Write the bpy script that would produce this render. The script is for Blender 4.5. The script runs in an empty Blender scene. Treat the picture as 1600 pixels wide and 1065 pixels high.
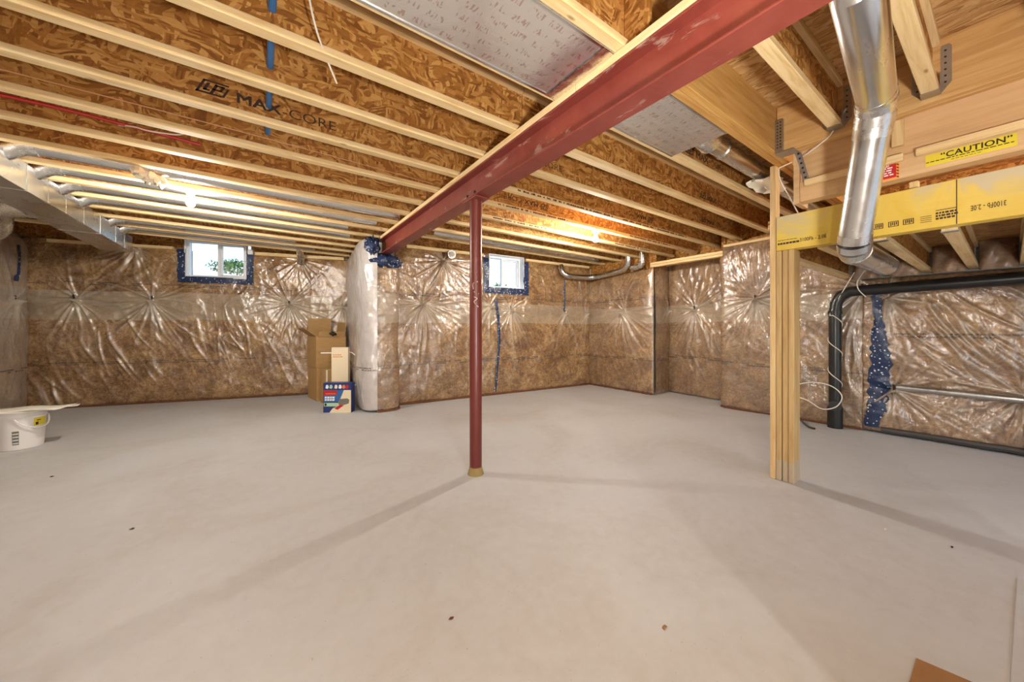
import bpy, math, random
import numpy as np
from mathutils import Vector, Matrix

PI = math.pi
random.seed(7)
scene = bpy.context.scene
COL = scene.collection

# ------------------------------------------------------------------ camera
cam_d = bpy.data.cameras.new("camera")
cam_d.sensor_fit = 'HORIZONTAL'
cam_d.sensor_width = 36.0
cam_d.lens = 551.0 / 1600.0 * 36.0
cam_d.shift_y = -20.5 / 1600.0
cam_d.clip_start = 0.02
cam_d.clip_end = 300
cam = bpy.data.objects.new("camera", cam_d)
COL.objects.link(cam)
cam.location = (0, 0, 1.17)
cam.rotation_euler = (PI / 2, 0, -math.atan2(551.0, 779.0))
scene.camera = cam

# ------------------------------------------------------------------ world and exposure
world = bpy.data.worlds.new("sky")
scene.world = world
world.use_nodes = True
wn = world.node_tree.nodes
wl = world.node_tree.links
wn.clear()
w_out = wn.new("ShaderNodeOutputWorld")
w_bg = wn.new("ShaderNodeBackground")
w_sky = wn.new("ShaderNodeTexSky")
w_sky.sky_type = 'NISHITA'
w_sky.sun_disc = False
w_sky.sun_elevation = math.radians(50)
w_sky.sun_rotation = math.radians(200)
w_sky.air_density = 1.0
w_sky.dust_density = 2.0
w_bg.inputs['Strength'].default_value = 0.44
wl.new(w_sky.outputs[0], w_bg.inputs[0])
wl.new(w_bg.outputs[0], w_out.inputs[0])

scene.view_settings.view_transform = 'Standard'
scene.view_settings.look = 'None'
scene.view_settings.gamma = 1.0
scene.view_settings.use_curve_mapping = False
scene.view_settings.exposure = 0.36

BULB_STRENGTH = 1650.0
BULB_COLOUR = (1.0, 0.95, 0.85, 1)
FILL_LAMP_WATTS = 270.0

# ------------------------------------------------------------------ material helpers
MATS = {}


def new_mat(name):
    m = bpy.data.materials.new(name)
    m.use_nodes = True
    nt = m.node_tree
    b = nt.nodes['Principled BSDF']
    MATS[name] = m
    return m, nt, b


def N(nt, kind, **kw):
    n = nt.nodes.new(kind)
    for k, v in kw.items():
        if k.startswith('_'):
            setattr(n, k[1:], v)
        else:
            n.inputs[k.replace('__', ' ')].default_value = v
    return n


def ramp(nt, fac, stops):
    r = nt.nodes.new('ShaderNodeValToRGB')
    e = r.color_ramp.elements
    while len(e) < len(stops):
        e.new(0.5)
    for i, (p, c) in enumerate(stops):
        e[i].position = p
        e[i].color = (c[0], c[1], c[2], 1) if len(c) == 3 else c
    nt.links.new(fac, r.inputs[0])
    return r.outputs[0]


def mixc(nt, fac, a, b, mode='MIX'):
    m = nt.nodes.new('ShaderNodeMix')
    m.data_type = 'RGBA'
    m.blend_type = mode
    for i, v in ((0, fac), (6, a), (7, b)):
        if hasattr(v, 'type') and hasattr(v, 'links'):
            nt.links.new(v, m.inputs[i])
        elif isinstance(v, (int, float)):
            m.inputs[i].default_value = v
        else:
            m.inputs[i].default_value = (v[0], v[1], v[2], 1)
    return m.outputs[2]


def mth(nt, op, a, b=0.0, clamp=False):
    m = nt.nodes.new('ShaderNodeMath')
    m.operation = op
    m.use_clamp = clamp
    for i, v in ((0, a), (1, b)):
        if isinstance(v, (int, float)):
            m.inputs[i].default_value = v
        else:
            nt.links.new(v, m.inputs[i])
    return m.outputs[0]


def coords(nt, scale=(1, 1, 1), kind='Object', jitter=False):
    tc = nt.nodes.new('ShaderNodeTexCoord')
    mp = nt.nodes.new('ShaderNodeMapping')
    mp.inputs['Scale'].default_value = scale
    nt.links.new(tc.outputs[kind], mp.inputs[0])
    if jitter:
        oi = nt.nodes.new('ShaderNodeObjectInfo')
        vm = nt.nodes.new('ShaderNodeVectorMath')
        vm.operation = 'SCALE'
        vm.inputs[0].default_value = (37.0, 11.0, 23.0)
        nt.links.new(oi.outputs['Random'], vm.inputs['Scale'])
        nt.links.new(vm.outputs[0], mp.inputs['Location'])
    return mp.outputs[0]


def noise(nt, vec, scale, detail=4, rough=0.55, dist=0.0):
    n = N(nt, 'ShaderNodeTexNoise', Scale=scale, Detail=detail, Roughness=rough, Distortion=dist)
    nt.links.new(vec, n.inputs['Vector'])
    return n.outputs['Fac']


def bump(nt, height, strength, dist=0.01, target='Normal', b=None):
    n = N(nt, 'ShaderNodeBump', Strength=strength, Distance=dist)
    nt.links.new(height, n.inputs['Height'])
    if b is not None:
        nt.links.new(n.outputs[0], b.inputs[target])
    return n.outputs[0]


def flat(name, col, rough=0.6, metal=0.0, spec=0.5, emit=None, estr=0.0):
    m, nt, b = new_mat(name)
    b.inputs['Base Color'].default_value = (*col, 1)
    b.inputs['Roughness'].default_value = rough
    b.inputs['Metallic'].default_value = metal
    b.inputs['Specular IOR Level'].default_value = spec
    if emit:
        b.inputs['Emission Color'].default_value = (*emit, 1)
        b.inputs['Emission Strength'].default_value = estr
    return m


def wood(name, c0, c1, c2, along='X', grain=1.0, rough=0.65, knots=True):
    m, nt, b = new_mat(name)
    s = {'X': (1.2, 16, 16), 'Y': (16, 1.2, 16), 'Z': (16, 16, 1.2)}[along]
    v = coords(nt, s, jitter=True)
    g = noise(nt, v, 2.2 * grain, 5, 0.6, 0.6)
    c = ramp(nt, g, [(0.25, c0), (0.5, c1), (0.78, c2)])
    if knots:
        v2 = coords(nt, {'X': (1.6, 5, 5), 'Y': (5, 1.6, 5), 'Z': (5, 5, 1.6)}[along], jitter=True)
        vo = N(nt, 'ShaderNodeTexVoronoi', Scale=1.6)
        nt.links.new(v2, vo.inputs['Vector'])
        k = ramp(nt, vo.outputs['Distance'], [(0.035, (1, 1, 1)), (0.08, (0, 0, 0))])
        c = mixc(nt, mth(nt, 'MULTIPLY', k, 0.7), c, (c0[0] * 0.35, c0[1] * 0.28, c0[2] * 0.22))
    nt.links.new(c, b.inputs['Base Color'])
    b.inputs['Roughness'].default_value = rough
    b.inputs['Specular IOR Level'].default_value = 0.25
    bump(nt, g, 0.15, 0.004, b=b)
    return m


def osb(name, dark, mid, light, scale=1.0, stretch=(1, 1, 1)):
    m, nt, b = new_mat(name)
    v = coords(nt, tuple(s * scale for s in stretch), jitter=True)
    # warp so that the strands lie at many angles
    nv = N(nt, 'ShaderNodeTexNoise', Scale=5.0, Detail=1.0)
    nt.links.new(v, nv.inputs['Vector'])
    vm = nt.nodes.new('ShaderNodeVectorMath')
    vm.operation = 'MULTIPLY_ADD'
    nt.links.new(nv.outputs['Color'], vm.inputs[0])
    vm.inputs[1].default_value = (0.19, 0.19, 0.19)
    nt.links.new(v, vm.inputs[2])
    w = vm.outputs[0]

    def layer(rot, sc):
        mp = nt.nodes.new('ShaderNodeMapping')
        mp.inputs['Rotation'].default_value = rot
        mp.inputs['Scale'].default_value = sc
        nt.links.new(w, mp.inputs[0])
        vo = N(nt, 'ShaderNodeTexVoronoi', Scale=1.0)
        nt.links.new(mp.outputs[0], vo.inputs['Vector'])
        sp = nt.nodes.new('ShaderNodeSeparateColor')
        nt.links.new(vo.outputs['Color'], sp.inputs[0])
        return sp.outputs[0], mp.outputs[0], sp.outputs[1]
    a, va, a2 = layer((0.1, 0.5, 0.2), (13, 30, 62))
    c, vc, c2 = layer((0.2, -0.9, 0.7), (64, 30, 15))
    sel = mth(nt, 'GREATER_THAN', a2, 0.5)
    mixed = nt.nodes.new('ShaderNodeMix')
    nt.links.new(sel, mixed.inputs[0])
    nt.links.new(a, mixed.inputs[2])
    nt.links.new(c, mixed.inputs[3])
    strand = mixed.outputs[0]
    fine = noise(nt, va, 3.0, 4, 0.7, 0.5)
    t = mth(nt, 'ADD', mth(nt, 'MULTIPLY', strand, 0.62), mth(nt, 'MULTIPLY', fine, 0.45))
    col = ramp(nt, t, [(0.2, dark), (0.5, mid), (0.85, light)])
    nt.links.new(col, b.inputs['Base Color'])
    b.inputs['Roughness'].default_value = 0.62
    b.inputs['Specular IOR Level'].default_value = 0.3
    bump(nt, t, 0.25, 0.004, b=b)
    return m


def galvanised(name, col=(0.78, 0.78, 0.77), rough=0.24, stretch=(0.6, 3, 3), relief=0.015):
    m, nt, b = new_mat(name)
    v = coords(nt, stretch, jitter=True)
    n = noise(nt, v, 3.0, 4, 0.6, 0.4)
    c = ramp(nt, n, [(0.3, tuple(x * 0.82 for x in col)), (0.7, col)])
    nt.links.new(c, b.inputs['Base Color'])
    b.inputs['Metallic'].default_value = 1.0
    r = ramp(nt, n, [(0.3, (rough * 0.75,) * 3), (0.7, (rough * 1.3,) * 3)])
    nt.links.new(r, b.inputs['Roughness'])
    bump(nt, n, relief, 0.01, b=b)
    return m


def insulation(name, band=None, rows=(), tint=(1, 1, 1), haze=0.0, coat=1.0, band_col=(0.40, 0.33, 0.24)):
    """brown glass wool seen through a glossy clear vapour barrier"""
    m, nt, b = new_mat(name)
    uv = coords(nt, (1, 1, 1), 'UV')
    sep = nt.nodes.new('ShaderNodeSeparateXYZ')
    nt.links.new(uv, sep.inputs[0])
    u, v = sep.outputs[0], sep.outputs[1]
    n1 = noise(nt, uv, 2.3, 4, 0.6, 1.6)
    n2 = noise(nt, uv, 11.0, 6, 0.72, 2.8)
    t = mth(nt, 'ADD', mth(nt, 'MULTIPLY', n1, 0.45), mth(nt, 'MULTIPLY', n2, 0.62))
    d = lambda c: tuple(c[i] * tint[i] for i in range(3))
    col = ramp(nt, t, [(0.38, d((0.085, 0.035, 0.011))), (0.49, d((0.195, 0.096, 0.034))), (0.57, d((0.33, 0.182, 0.070))), (0.69, d((0.55, 0.36, 0.16)))])
    if band:
        lo, hi = band
        wob = mth(nt, 'MULTIPLY', mth(nt, 'SUBTRACT', noise(nt, uv, 0.7, 2), 0.5), 0.10)
        vv = mth(nt, 'ADD', v, wob)
        f = mth(nt, 'MULTIPLY', mth(nt, 'GREATER_THAN', vv, lo), mth(nt, 'LESS_THAN', vv, hi))
        col = mixc(nt, mth(nt, 'MULTIPLY', f, 0.55), col, band_col)
    if haze:
        col = mixc(nt, haze, col, (0.48, 0.42, 0.36) if haze < 0.5 else (0.62, 0.61, 0.62))
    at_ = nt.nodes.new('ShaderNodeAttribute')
    at_.attribute_name = 'gather_highlight'
    col = mixc(nt, mth(nt, 'MULTIPLY', at_.outputs['Fac'], 0.40), col, (0.60, 0.53, 0.44))  # milky bunched film plus highlights painted into the base colour along the folds
    for rz in rows:
        for k, (off, th) in enumerate(((0.014, 0.010), (-0.014, 0.010))):
            f = mth(nt, 'LESS_THAN', mth(nt, 'ABSOLUTE', mth(nt, 'SUBTRACT', v, rz + off)), th)
            mp = nt.nodes.new('ShaderNodeMapping')
            mp.inputs['Scale'].default_value = (1, 0, 0)
            mp.inputs['Location'].default_value = (rz * 7 + k * 0.03, k * 3, 0)
            nt.links.new(uv, mp.inputs[0])
            word = mth(nt, 'GREATER_THAN', noise(nt, mp.outputs[0], 5.2, 0), 0.47)
            mp2 = nt.nodes.new('ShaderNodeMapping')
            mp2.inputs['Scale'].default_value = (1, 1.2, 1)
            nt.links.new(uv, mp2.inputs[0])
            let = mth(nt, 'GREATER_THAN', noise(nt, mp2.outputs[0], 85, 1), 0.46)
            f = mth(nt, 'MULTIPLY', f, mth(nt, 'MULTIPLY', word, let))
            col = mixc(nt, mth(nt, 'MULTIPLY', f, 0.85), col, (0.03, 0.022, 0.018))
    nt.links.new(col, b.inputs['Base Color'])
    b.inputs['Roughness'].default_value = 0.5
    b.inputs['Specular IOR Level'].default_value = 0.2
    b.inputs['Coat Weight'].default_value = coat
    b.inputs['Coat Roughness'].default_value = 0.19
    b.inputs['Coat IOR'].default_value = 2.0
    w1 = noise(nt, uv, 9.0, 3, 0.6, 1.8)
    w2 = noise(nt, uv, 34.0, 3, 0.6, 1.0)
    mpd = nt.nodes.new('ShaderNodeMapping')
    mpd.inputs['Rotation'].default_value = (0, 0, 0.5)
    mpd.inputs['Scale'].default_value = (7.0, 2.6, 1)
    nt.links.new(uv, mpd.inputs[0])
    wc_ = noise(nt, mpd.outputs[0], 1.6, 3, 0.55, 1.2)
    cre = mth(nt, 'POWER', mth(nt, 'SUBTRACT', 1.0, mth(nt, 'ABSOLUTE', mth(nt, 'MULTIPLY', mth(nt, 'SUBTRACT', wc_, 0.5), 5.0)), True), 2.0)
    hh = mth(nt, 'ADD', mth(nt, 'ADD', w1, mth(nt, 'MULTIPLY', w2, 0.35)), mth(nt, 'MULTIPLY', cre, 0.35))
    bump(nt, hh, 0.22, 0.03, 'Coat Normal', b)
    bump(nt, n2, 0.25, 0.01, 'Normal', b)
    return m


# ------------------------------------------------------------------ materials
M_floor, nt, b = new_mat("concrete_floor")
v = coords(nt)
n1 = noise(nt, v, 0.9, 5, 0.6, 0.8)
n2 = noise(nt, v, 14, 5, 0.65, 0.3)
t = mth(nt, 'ADD', mth(nt, 'MULTIPLY', n1, 0.7), mth(nt, 'MULTIPLY', n2, 0.3))
c = ramp(nt, t, [(0.32, (0.485, 0.470, 0.455)), (0.5, (0.545, 0.555, 0.570)), (0.68, (0.585, 0.605, 0.635))])
sp = noise(nt, v, 60, 2, 0.5)
c = mixc(nt, mth(nt, 'MULTIPLY', mth(nt, 'GREATER_THAN', sp, 0.735), 0.5), c, (0.30, 0.25, 0.2))
nt.links.new(c, b.inputs['Base Color'])
b.inputs['Roughness'].default_value = 0.55
b.inputs['Specular IOR Level'].default_value = 0.35
vs = coords(nt, (2.2, 9, 1))
bump(nt, mth(nt, 'ADD', n2, noise(nt, vs, 5, 4, 0.65, 1.2)), 0.14, 0.008, b=b)

SPRUCE = wood("spruce_lumber", (0.58, 0.36, 0.14), (0.76, 0.55, 0.28), (0.83, 0.66, 0.40), 'X')
SPRUCE_Y = wood("spruce_lumber_lengthwise", (0.58, 0.36, 0.14), (0.76, 0.55, 0.28), (0.83, 0.66, 0.40), 'Y')
SPRUCE_Z = wood("spruce_lumber_upright", (0.50, 0.31, 0.12), (0.66, 0.46, 0.22), (0.76, 0.58, 0.32), 'Z')
LVL_X = wood("laminated_veneer_trimmer", (0.42, 0.20, 0.05), (0.56, 0.30, 0.085), (0.66, 0.38, 0.13), 'X', knots=False)
LVL_Y = wood("laminated_veneer_header", (0.46, 0.235, 0.075), (0.60, 0.345, 0.13), (0.70, 0.44, 0.19), 'Y', knots=False)
PLY_Y = wood("plywood_board", (0.50, 0.30, 0.14), (0.62, 0.40, 0.20), (0.70, 0.48, 0.27), 'Y', 0.6)
OSB_WEB = osb("strand_board_web", (0.20, 0.070, 0.013), (0.39, 0.160, 0.032), (0.62, 0.335, 0.10))
OSB_DECK = osb("strand_board_subfloor", (0.30, 0.145, 0.045), (0.50, 0.275, 0.10), (0.66, 0.43, 0.20), 1.0, (1.8, 0.5, 1))
GALV = galvanised("galvanised_steel")
GALV_Y = galvanised("galvanised_trunk", (0.76, 0.76, 0.74), 0.28, (1, 0.5, 1))
HANGER = galvanised("hanger_steel", (0.52, 0.51, 0.49), 0.42, (8, 8, 8))

M_yel, nt, b = new_mat("yellow_coated_beam")
v = coords(nt, (1, 1, 1))
n = noise(nt, v, 3.2, 5, 0.62, 1.0)
sx = nt.nodes.new('ShaderNodeSeparateXYZ')
nt.links.new(v, sx.inputs[0])
t = mth(nt, 'ADD', mth(nt, 'MULTIPLY', sx.outputs[2], 0.85), mth(nt, 'MULTIPLY', n, 1.30))
c = ramp(nt, t, [(0.50, (0.68, 0.45, 0.04)), (0.82, (0.72, 0.52, 0.09)), (0.95, (0.62, 0.48, 0.19)), (1.0, (0.55, 0.47, 0.30))])
n3 = noise(nt, coords(nt, (30, 1.5, 30)), 3, 3)
c = mixc(nt, mth(nt, 'MULTIPLY', n3, 0.25), c, (0.40, 0.27, 0.08))
nt.links.new(c, b.inputs['Base Color'])
b.inputs['Roughness'].default_value = 0.55

M_red, nt, b = new_mat("red_oxide_primer")
v = coords(nt)
n = noise(nt, v, 5, 4, 0.6, 0.6)
c = ramp(nt, n, [(0.3, (0.185, 0.032, 0.022)), (0.7, (0.255, 0.054, 0.038))])
sc = noise(nt, coords(nt, (6, 2.2, 6)), 1.6, 6, 0.72, 0.5)
k = ramp(nt, sc, [(0.60, (0, 0, 0)), (0.66, (1, 1, 1))])
c = mixc(nt, mth(nt, 'MULTIPLY', k, 0.45), c, (0.55, 0.42, 0.33))
nt.links.new(c, b.inputs['Base Color'])
b.inputs['Roughness'].default_value = 0.38
b.inputs['Specular IOR Level'].default_value = 0.5

M_redcol = flat("dark_red_column_paint", (0.135, 0.021, 0.015), 0.36)

M_foil, nt, b = new_mat("printed_foil_sheet")
v = coords(nt)
wr = noise(nt, v, 5, 4, 0.6, 1.2)
mp = nt.nodes.new('ShaderNodeMapping')
mp.inputs['Rotation'].default_value = (0, 0, 0.0)
nt.links.new(v, mp.inputs[0])
br = N(nt, 'ShaderNodeTexBrick', Scale=1.0)
br.offset = 0.35
br.inputs['Brick Width'].default_value = 0.11
br.inputs['Row Height'].default_value = 0.062
br.inputs['Mortar Size'].default_value = 0.016
br.inputs['Mortar Smooth'].default_value = 0.0
nt.links.new(v, br.inputs['Vector'])
let = mth(nt, 'GREATER_THAN', noise(nt, coords(nt, (1.6, 0.5, 1)), 70, 1), 0.56)
inside = mth(nt, 'SUBTRACT', 1.0, br.outputs['Fac'])
c = mixc(nt, mth(nt, 'MULTIPLY', mth(nt, 'MULTIPLY', inside, let), 0.55), (0.80, 0.76, 0.72), (0.42, 0.22, 0.17))
nt.links.new(c, b.inputs['Base Color'])
b.inputs['Metallic'].default_value = 0.85
b.inputs['Roughness'].default_value = 0.27
bump(nt, wr, 0.10, 0.03, b=b)

M_navy, nt, b = new_mat("navy_dotted_tape")
v = coords(nt)
vo = N(nt, 'ShaderNodeTexVoronoi', Scale=30.0)
nt.links.new(v, vo.inputs['Vector'])
k = ramp(nt, vo.outputs['Distance'], [(0.20, (1, 1, 1)), (0.24, (0, 0, 0))])
n = noise(nt, v, 30, 3)
c = mixc(nt, mth(nt, 'MULTIPLY', k, ramp(nt, n, [(0.40, (0, 0, 0)), (0.48, (1, 1, 1))])), (0.012, 0.028, 0.085), (0.72, 0.74, 0.78))
nt.links.new(c, b.inputs['Base Color'])
b.inputs['Roughness'].default_value = 0.35
bump(nt, noise(nt, v, 14, 4), 0.5, 0.02, b=b)

M_card, nt, b = new_mat("corrugated_cardboard")
v = coords(nt, (1, 1, 6), jitter=True)
c = ramp(nt, noise(nt, v, 8, 4), [(0.3, (0.40, 0.235, 0.085)), (0.7, (0.47, 0.285, 0.115))])
nt.links.new(c, b.inputs['Base Color'])
b.inputs['Roughness'].default_value = 0.75
M_card2, nt, b = new_mat("darker_cardboard")
v = coords(nt, (1, 1, 6), jitter=True)
c = ramp(nt, noise(nt, v, 8, 4), [(0.3, (0.30, 0.15, 0.06)), (0.7, (0.38, 0.21, 0.09))])
nt.links.new(c, b.inputs['Base Color'])
b.inputs['Roughness'].default_value = 0.75

INS = dict(
    back=insulation("insulated_back_wall", (1.29, 1.72), (0.645, 1.83)),
    backr=insulation("insulated_back_wall_near", (1.25, 1.60), (0.62, 1.69)),
    pil=insulation("insulated_pilaster", (1.25, 1.66), (0.62,), (0.95, 0.95, 0.95), 0.14),
    ret=insulation("silvery_doubled_sheet", None, (0.60,), (0.95, 0.95, 0.98), 0.72, 1.0),
    right=insulation("insulated_right_wall", (1.26, 1.55), (0.61, 1.69), (0.95, 0.95, 0.97), 0.06),
    right2=insulation("insulated_step_wall", (1.27, 1.57), (0.66,), (0.92, 0.93, 0.98), 0.12),
    right3=insulation("insulated_right_wall_near", None, (1.09,), (0.92, 0.90, 0.94), 0.08),
    left=insulation("insulated_left_wall", (1.30, 1.74), (0.60,), (1, 1, 1), 0.49),
    batt=insulation("insulation_batts", None, (), (1.0, 0.9, 0.85), 0.32, 0.5),
)
M_black = flat("black_drain_plastic", (0.012, 0.012, 0.013), 0.32)
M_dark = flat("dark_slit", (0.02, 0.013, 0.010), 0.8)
M_ink = flat("black_ink", (0.045, 0.022, 0.015), 0.8)
M_ink_thin = flat("faded_ink", (0.05, 0.022, 0.012), 0.8)
M_white_cable = flat("white_cable", (0.78, 0.72, 0.62), 0.45)
M_redpipe = flat("red_tubing", (0.50, 0.02, 0.02), 0.4)
M_bluepipe = flat("blue_tubing", (0.04, 0.17, 0.42), 0.4)
M_copper = flat("copper_wire", (0.62, 0.32, 0.16), 0.4)
M_pvc = flat("white_vinyl", (0.82, 0.84, 0.86), 0.4)
M_bucket = flat("white_bucket_plastic", (0.80, 0.78, 0.77), 0.4)
M_paper = flat("paper", (0.86, 0.82, 0.72), 0.8)
M_yellow = flat("yellow_label", (0.72, 0.58, 0.03), 0.5)
M_sign_red = flat("sign_red", (0.50, 0.012, 0.015), 0.5)
M_sign_orange = flat("sign_orange", (0.85, 0.33, 0.06), 0.5)
M_sign_black = flat("sign_brown_stripe", (0.25, 0.05, 0.01), 0.5)
M_white = flat("white_print", (0.85, 0.83, 0.80), 0.6)
M_cream = flat("cream_carton", (0.80, 0.68, 0.48), 0.6)
M_printblue = flat("print_navy", (0.018, 0.035, 0.17), 0.35)
M_printblue2 = flat("print_blue", (0.03, 0.13, 0.36), 0.35)
M_printgreen = flat("print_green", (0.40, 0.62, 0.40), 0.5)
M_printgrey = flat("print_grey", (0.17, 0.17, 0.15), 0.5)
M_printorange = flat("print_orange", (0.70, 0.20, 0.06), 0.5)
M_porcelain = flat("porcelain", (0.85, 0.82, 0.76), 0.3)
M_dirt = flat("red_brown_earth", (0.16, 0.06, 0.03), 0.95)
M_bulb = flat("lit_bulb", (1, 1, 1), 0.3, emit=BULB_COLOUR[:3], estr=BULB_STRENGTH)
M_tuft = flat("white_foam_tuft", (0.74, 0.68, 0.55), 0.9)
M_fence = flat("pale_fence", (0.72, 0.76, 0.80), 0.8)
M_leaf = flat("shrub_leaves", (0.07, 0.15, 0.035), 0.7)
M_bark = flat("shrub_bark", (0.08, 0.05, 0.03), 0.9)
M_ground = flat("outdoor_ground", (0.45, 0.44, 0.40), 0.9)
M_grey_board = flat("bare_drywall", (0.62, 0.58, 0.54), 0.8)
M_grout = flat("footing_grout", (0.30, 0.22, 0.08), 0.8)
M_pink = flat("pink_foam", (0.75, 0.30, 0.38), 0.8)
M_chalk = flat("chalk", (0.75, 0.62, 0.60), 0.9)
M_seal = flat("dark_sill_gasket", (0.05, 0.045, 0.045), 0.45)
M_cond = galvanised("grey_conduit", (0.62, 0.63, 0.64), 0.3)
M_dfoil = galvanised("crinkled_foil_pipe", (0.82, 0.81, 0.79), 0.25, (9, 9, 9), 0.06)

M_glass, nt, b = new_mat("window_glass")
tr_ = nt.nodes.new('ShaderNodeBsdfTransparent')
tr_.inputs[0].default_value = (0.94, 0.97, 0.98, 1)
gl_ = nt.nodes.new('ShaderNodeBsdfGlossy')
gl_.inputs['Roughness'].default_value = 0.02
mx_ = nt.nodes.new('ShaderNodeMixShader')
mx_.inputs[0].default_value = 0.06
nt.links.new(tr_.outputs[0], mx_.inputs[1])
nt.links.new(gl_.outputs[0], mx_.inputs[2])
nt.links.new(mx_.outputs[0], nt.nodes['Material Output'].inputs[0])
nt.nodes.remove(b)

M_post, nt, b = new_mat("post_lumber")
v = coords(nt, (16, 16, 1.2), jitter=True)
g = noise(nt, v, 2.2, 5, 0.6, 0.6)
c = ramp(nt, g, [(0.25, (0.38, 0.225, 0.08)), (0.5, (0.50, 0.325, 0.135)), (0.78, (0.58, 0.41, 0.20))])
vz = coords(nt)
sx = nt.nodes.new('ShaderNodeSeparateXYZ')
nt.links.new(vz, sx.inputs[0])
st = mth(nt, 'LESS_THAN', mth(nt, 'ADD', sx.outputs[2], mth(nt, 'MULTIPLY', noise(nt, vz, 9, 3), 0.12)), 0.215)
c = mixc(nt, mth(nt, 'MULTIPLY', st, 0.6), c, (0.42, 0.38, 0.31))
nt.links.new(c, b.inputs['Base Color'])
b.inputs['Roughness'].default_value = 0.7

# ------------------------------------------------------------------ mesh builder
ROOT_LOC = {}


class MB:
    def __init__(s):
        s.v, s.f, s.mi = [], [], []
        s.cur = 0

    def add(s, vs, fs):
        o = len(s.v)
        s.v += [tuple(p) for p in vs]
        s.f += [tuple(i + o for i in f) for f in fs]
        s.mi += [s.cur] * len(fs)
        return s

    def box(s, x0, x1, y0, y1, z0, z1):
        return s.add([(x0, y0, z0), (x1, y0, z0), (x1, y1, z0), (x0, y1, z0), (x0, y0, z1), (x1, y0, z1), (x1, y1, z1), (x0, y1, z1)],
                     [(0, 3, 2, 1), (4, 5, 6, 7), (0, 1, 5, 4), (1, 2, 6, 5), (2, 3, 7, 6), (3, 0, 4, 7)])

    def bbox(s, x0, x1, y0, y1, z0, z1, c=0.004):
        """box with chamfered edges"""
        c = min(c, (x1 - x0) * 0.3, (y1 - y0) * 0.3, (z1 - z0) * 0.3)
        vs, idx = [], {}
        for i, x in enumerate((x0, x1)):
            for j, y in enumerate((y0, y1)):
                for k, z in enumerate((z0, z1)):
                    sx, sy, sz = (1 if i == 0 else -1), (1 if j == 0 else -1), (1 if k == 0 else -1)
                    for a, p in enumerate(((x, y + sy * c, z + sz * c), (x + sx * c, y, z + sz * c), (x + sx * c, y + sy * c, z))):
                        idx[i, j, k, a] = len(vs)
                        vs.append(p)
        g = lambda i, j, k, a: idx[i, j, k, a]
        fs = []
        for i in (0, 1):
            q = [g(i, 0, 0, 0), g(i, 1, 0, 0), g(i, 1, 1, 0), g(i, 0, 1, 0)]
            fs.append(q if i else q[::-1])
            q = [g(0, i, 0, 1), g(1, i, 0, 1), g(1, i, 1, 1), g(0, i, 1, 1)]
            fs.append(q if not i else q[::-1])
            q = [g(0, 0, i, 2), g(1, 0, i, 2), g(1, 1, i, 2), g(0, 1, i, 2)]
            fs.append(q if i else q[::-1])
        for i in (0, 1):
            for j in (0, 1):
                q = [g(i, j, 0, 0), g(i, j, 1, 0), g(i, j, 1, 1), g(i, j, 0, 1)]
                fs.append(q if (i + j) % 2 == 1 else q[::-1])
                q = [g(i, 0, j, 0), g(i, 1, j, 0), g(i, 1, j, 2), g(i, 0, j, 2)]
                fs.append(q if (i + j) % 2 == 0 else q[::-1])
                q = [g(0, i, j, 1), g(1, i, j, 1), g(1, i, j, 2), g(0, i, j, 2)]
                fs.append(q if (i + j) % 2 == 1 else q[::-1])
        for i in (0, 1):
            for j in (0, 1):
                for k in (0, 1):
                    q = [g(i, j, k, 0), g(i, j, k, 1), g(i, j, k, 2)]
                    fs.append(q if (i + j + k) % 2 == 0 else q[::-1])
        return s.add(vs, fs)

    def tube(s, path, r, n=10, cap=True, smooth_path=0):
        P = [Vector(p) for p in path]
        if smooth_path:
            Q = []
            for i in range(len(P) - 1):
                p0, p1, p2, p3 = P[max(i - 1, 0)], P[i], P[i + 1], P[min(i + 2, len(P) - 1)]
                for k in range(smooth_path):
                    t = k / smooth_path
                    Q.append(0.5 * ((2 * p1) + (p2 - p0) * t + (2 * p0 - 5 * p1 + 4 * p2 - p3) * t * t + (3 * p1 - p0 - 3 * p2 + p3) * t ** 3))
            Q.append(P[-1])
            P = Q
        rr = r if isinstance(r, (list, tuple)) else [r] * len(P)
        if len(rr) != len(P):
            rr = [rr[min(int(i * len(rr) / len(P)), len(rr) - 1)] for i in range(len(P))]
        up = None
        vs, fs = [], []
        for i, p in enumerate(P):
            d = (P[min(i + 1, len(P) - 1)] - P[max(i - 1, 0)]).normalized()
            if up is None:
                up = Vector((0, 0, 1)) if abs(d.z) < 0.9 else Vector((1, 0, 0))
            a = d.cross(up)
            if a.length < 1e-5:
                a = d.cross(Vector((0.3, 1, 0.2)))
            a.normalize()
            up = a.cross(d).normalized()
            for k in range(n):
                q = 2 * PI * k / n
                vs.append(p + (a * math.cos(q) + up * math.sin(q)) * rr[i])
        for i in range(len(P) - 1):
            for k in range(n):
                k2 = (k + 1) % n
                fs.append((i * n + k, i * n + k2, (i + 1) * n + k2, (i + 1) * n + k))
        if cap:
            fs.append(tuple(range(n))[::-1])
            fs.append(tuple((len(P) - 1) * n + k for k in range(n)))
        return s.add(vs, fs)

    def lathe(s, prof, c, n=32):
        vs, fs = [], []
        for (r, z) in prof:
            for k in range(n):
                q = 2 * PI * k / n
                vs.append((c[0] + r * math.cos(q), c[1] + r * math.sin(q), c[2] + z))
        for i in range(len(prof) - 1):
            for k in range(n):
                k2 = (k + 1) % n
                fs.append((i * n + k, i * n + k2, (i + 1) * n + k2, (i + 1) * n + k))
        fs.append(tuple(range(n))[::-1])
        fs.append(tuple((len(prof) - 1) * n + k for k in range(n)))
        return s.add(vs, fs)

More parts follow.
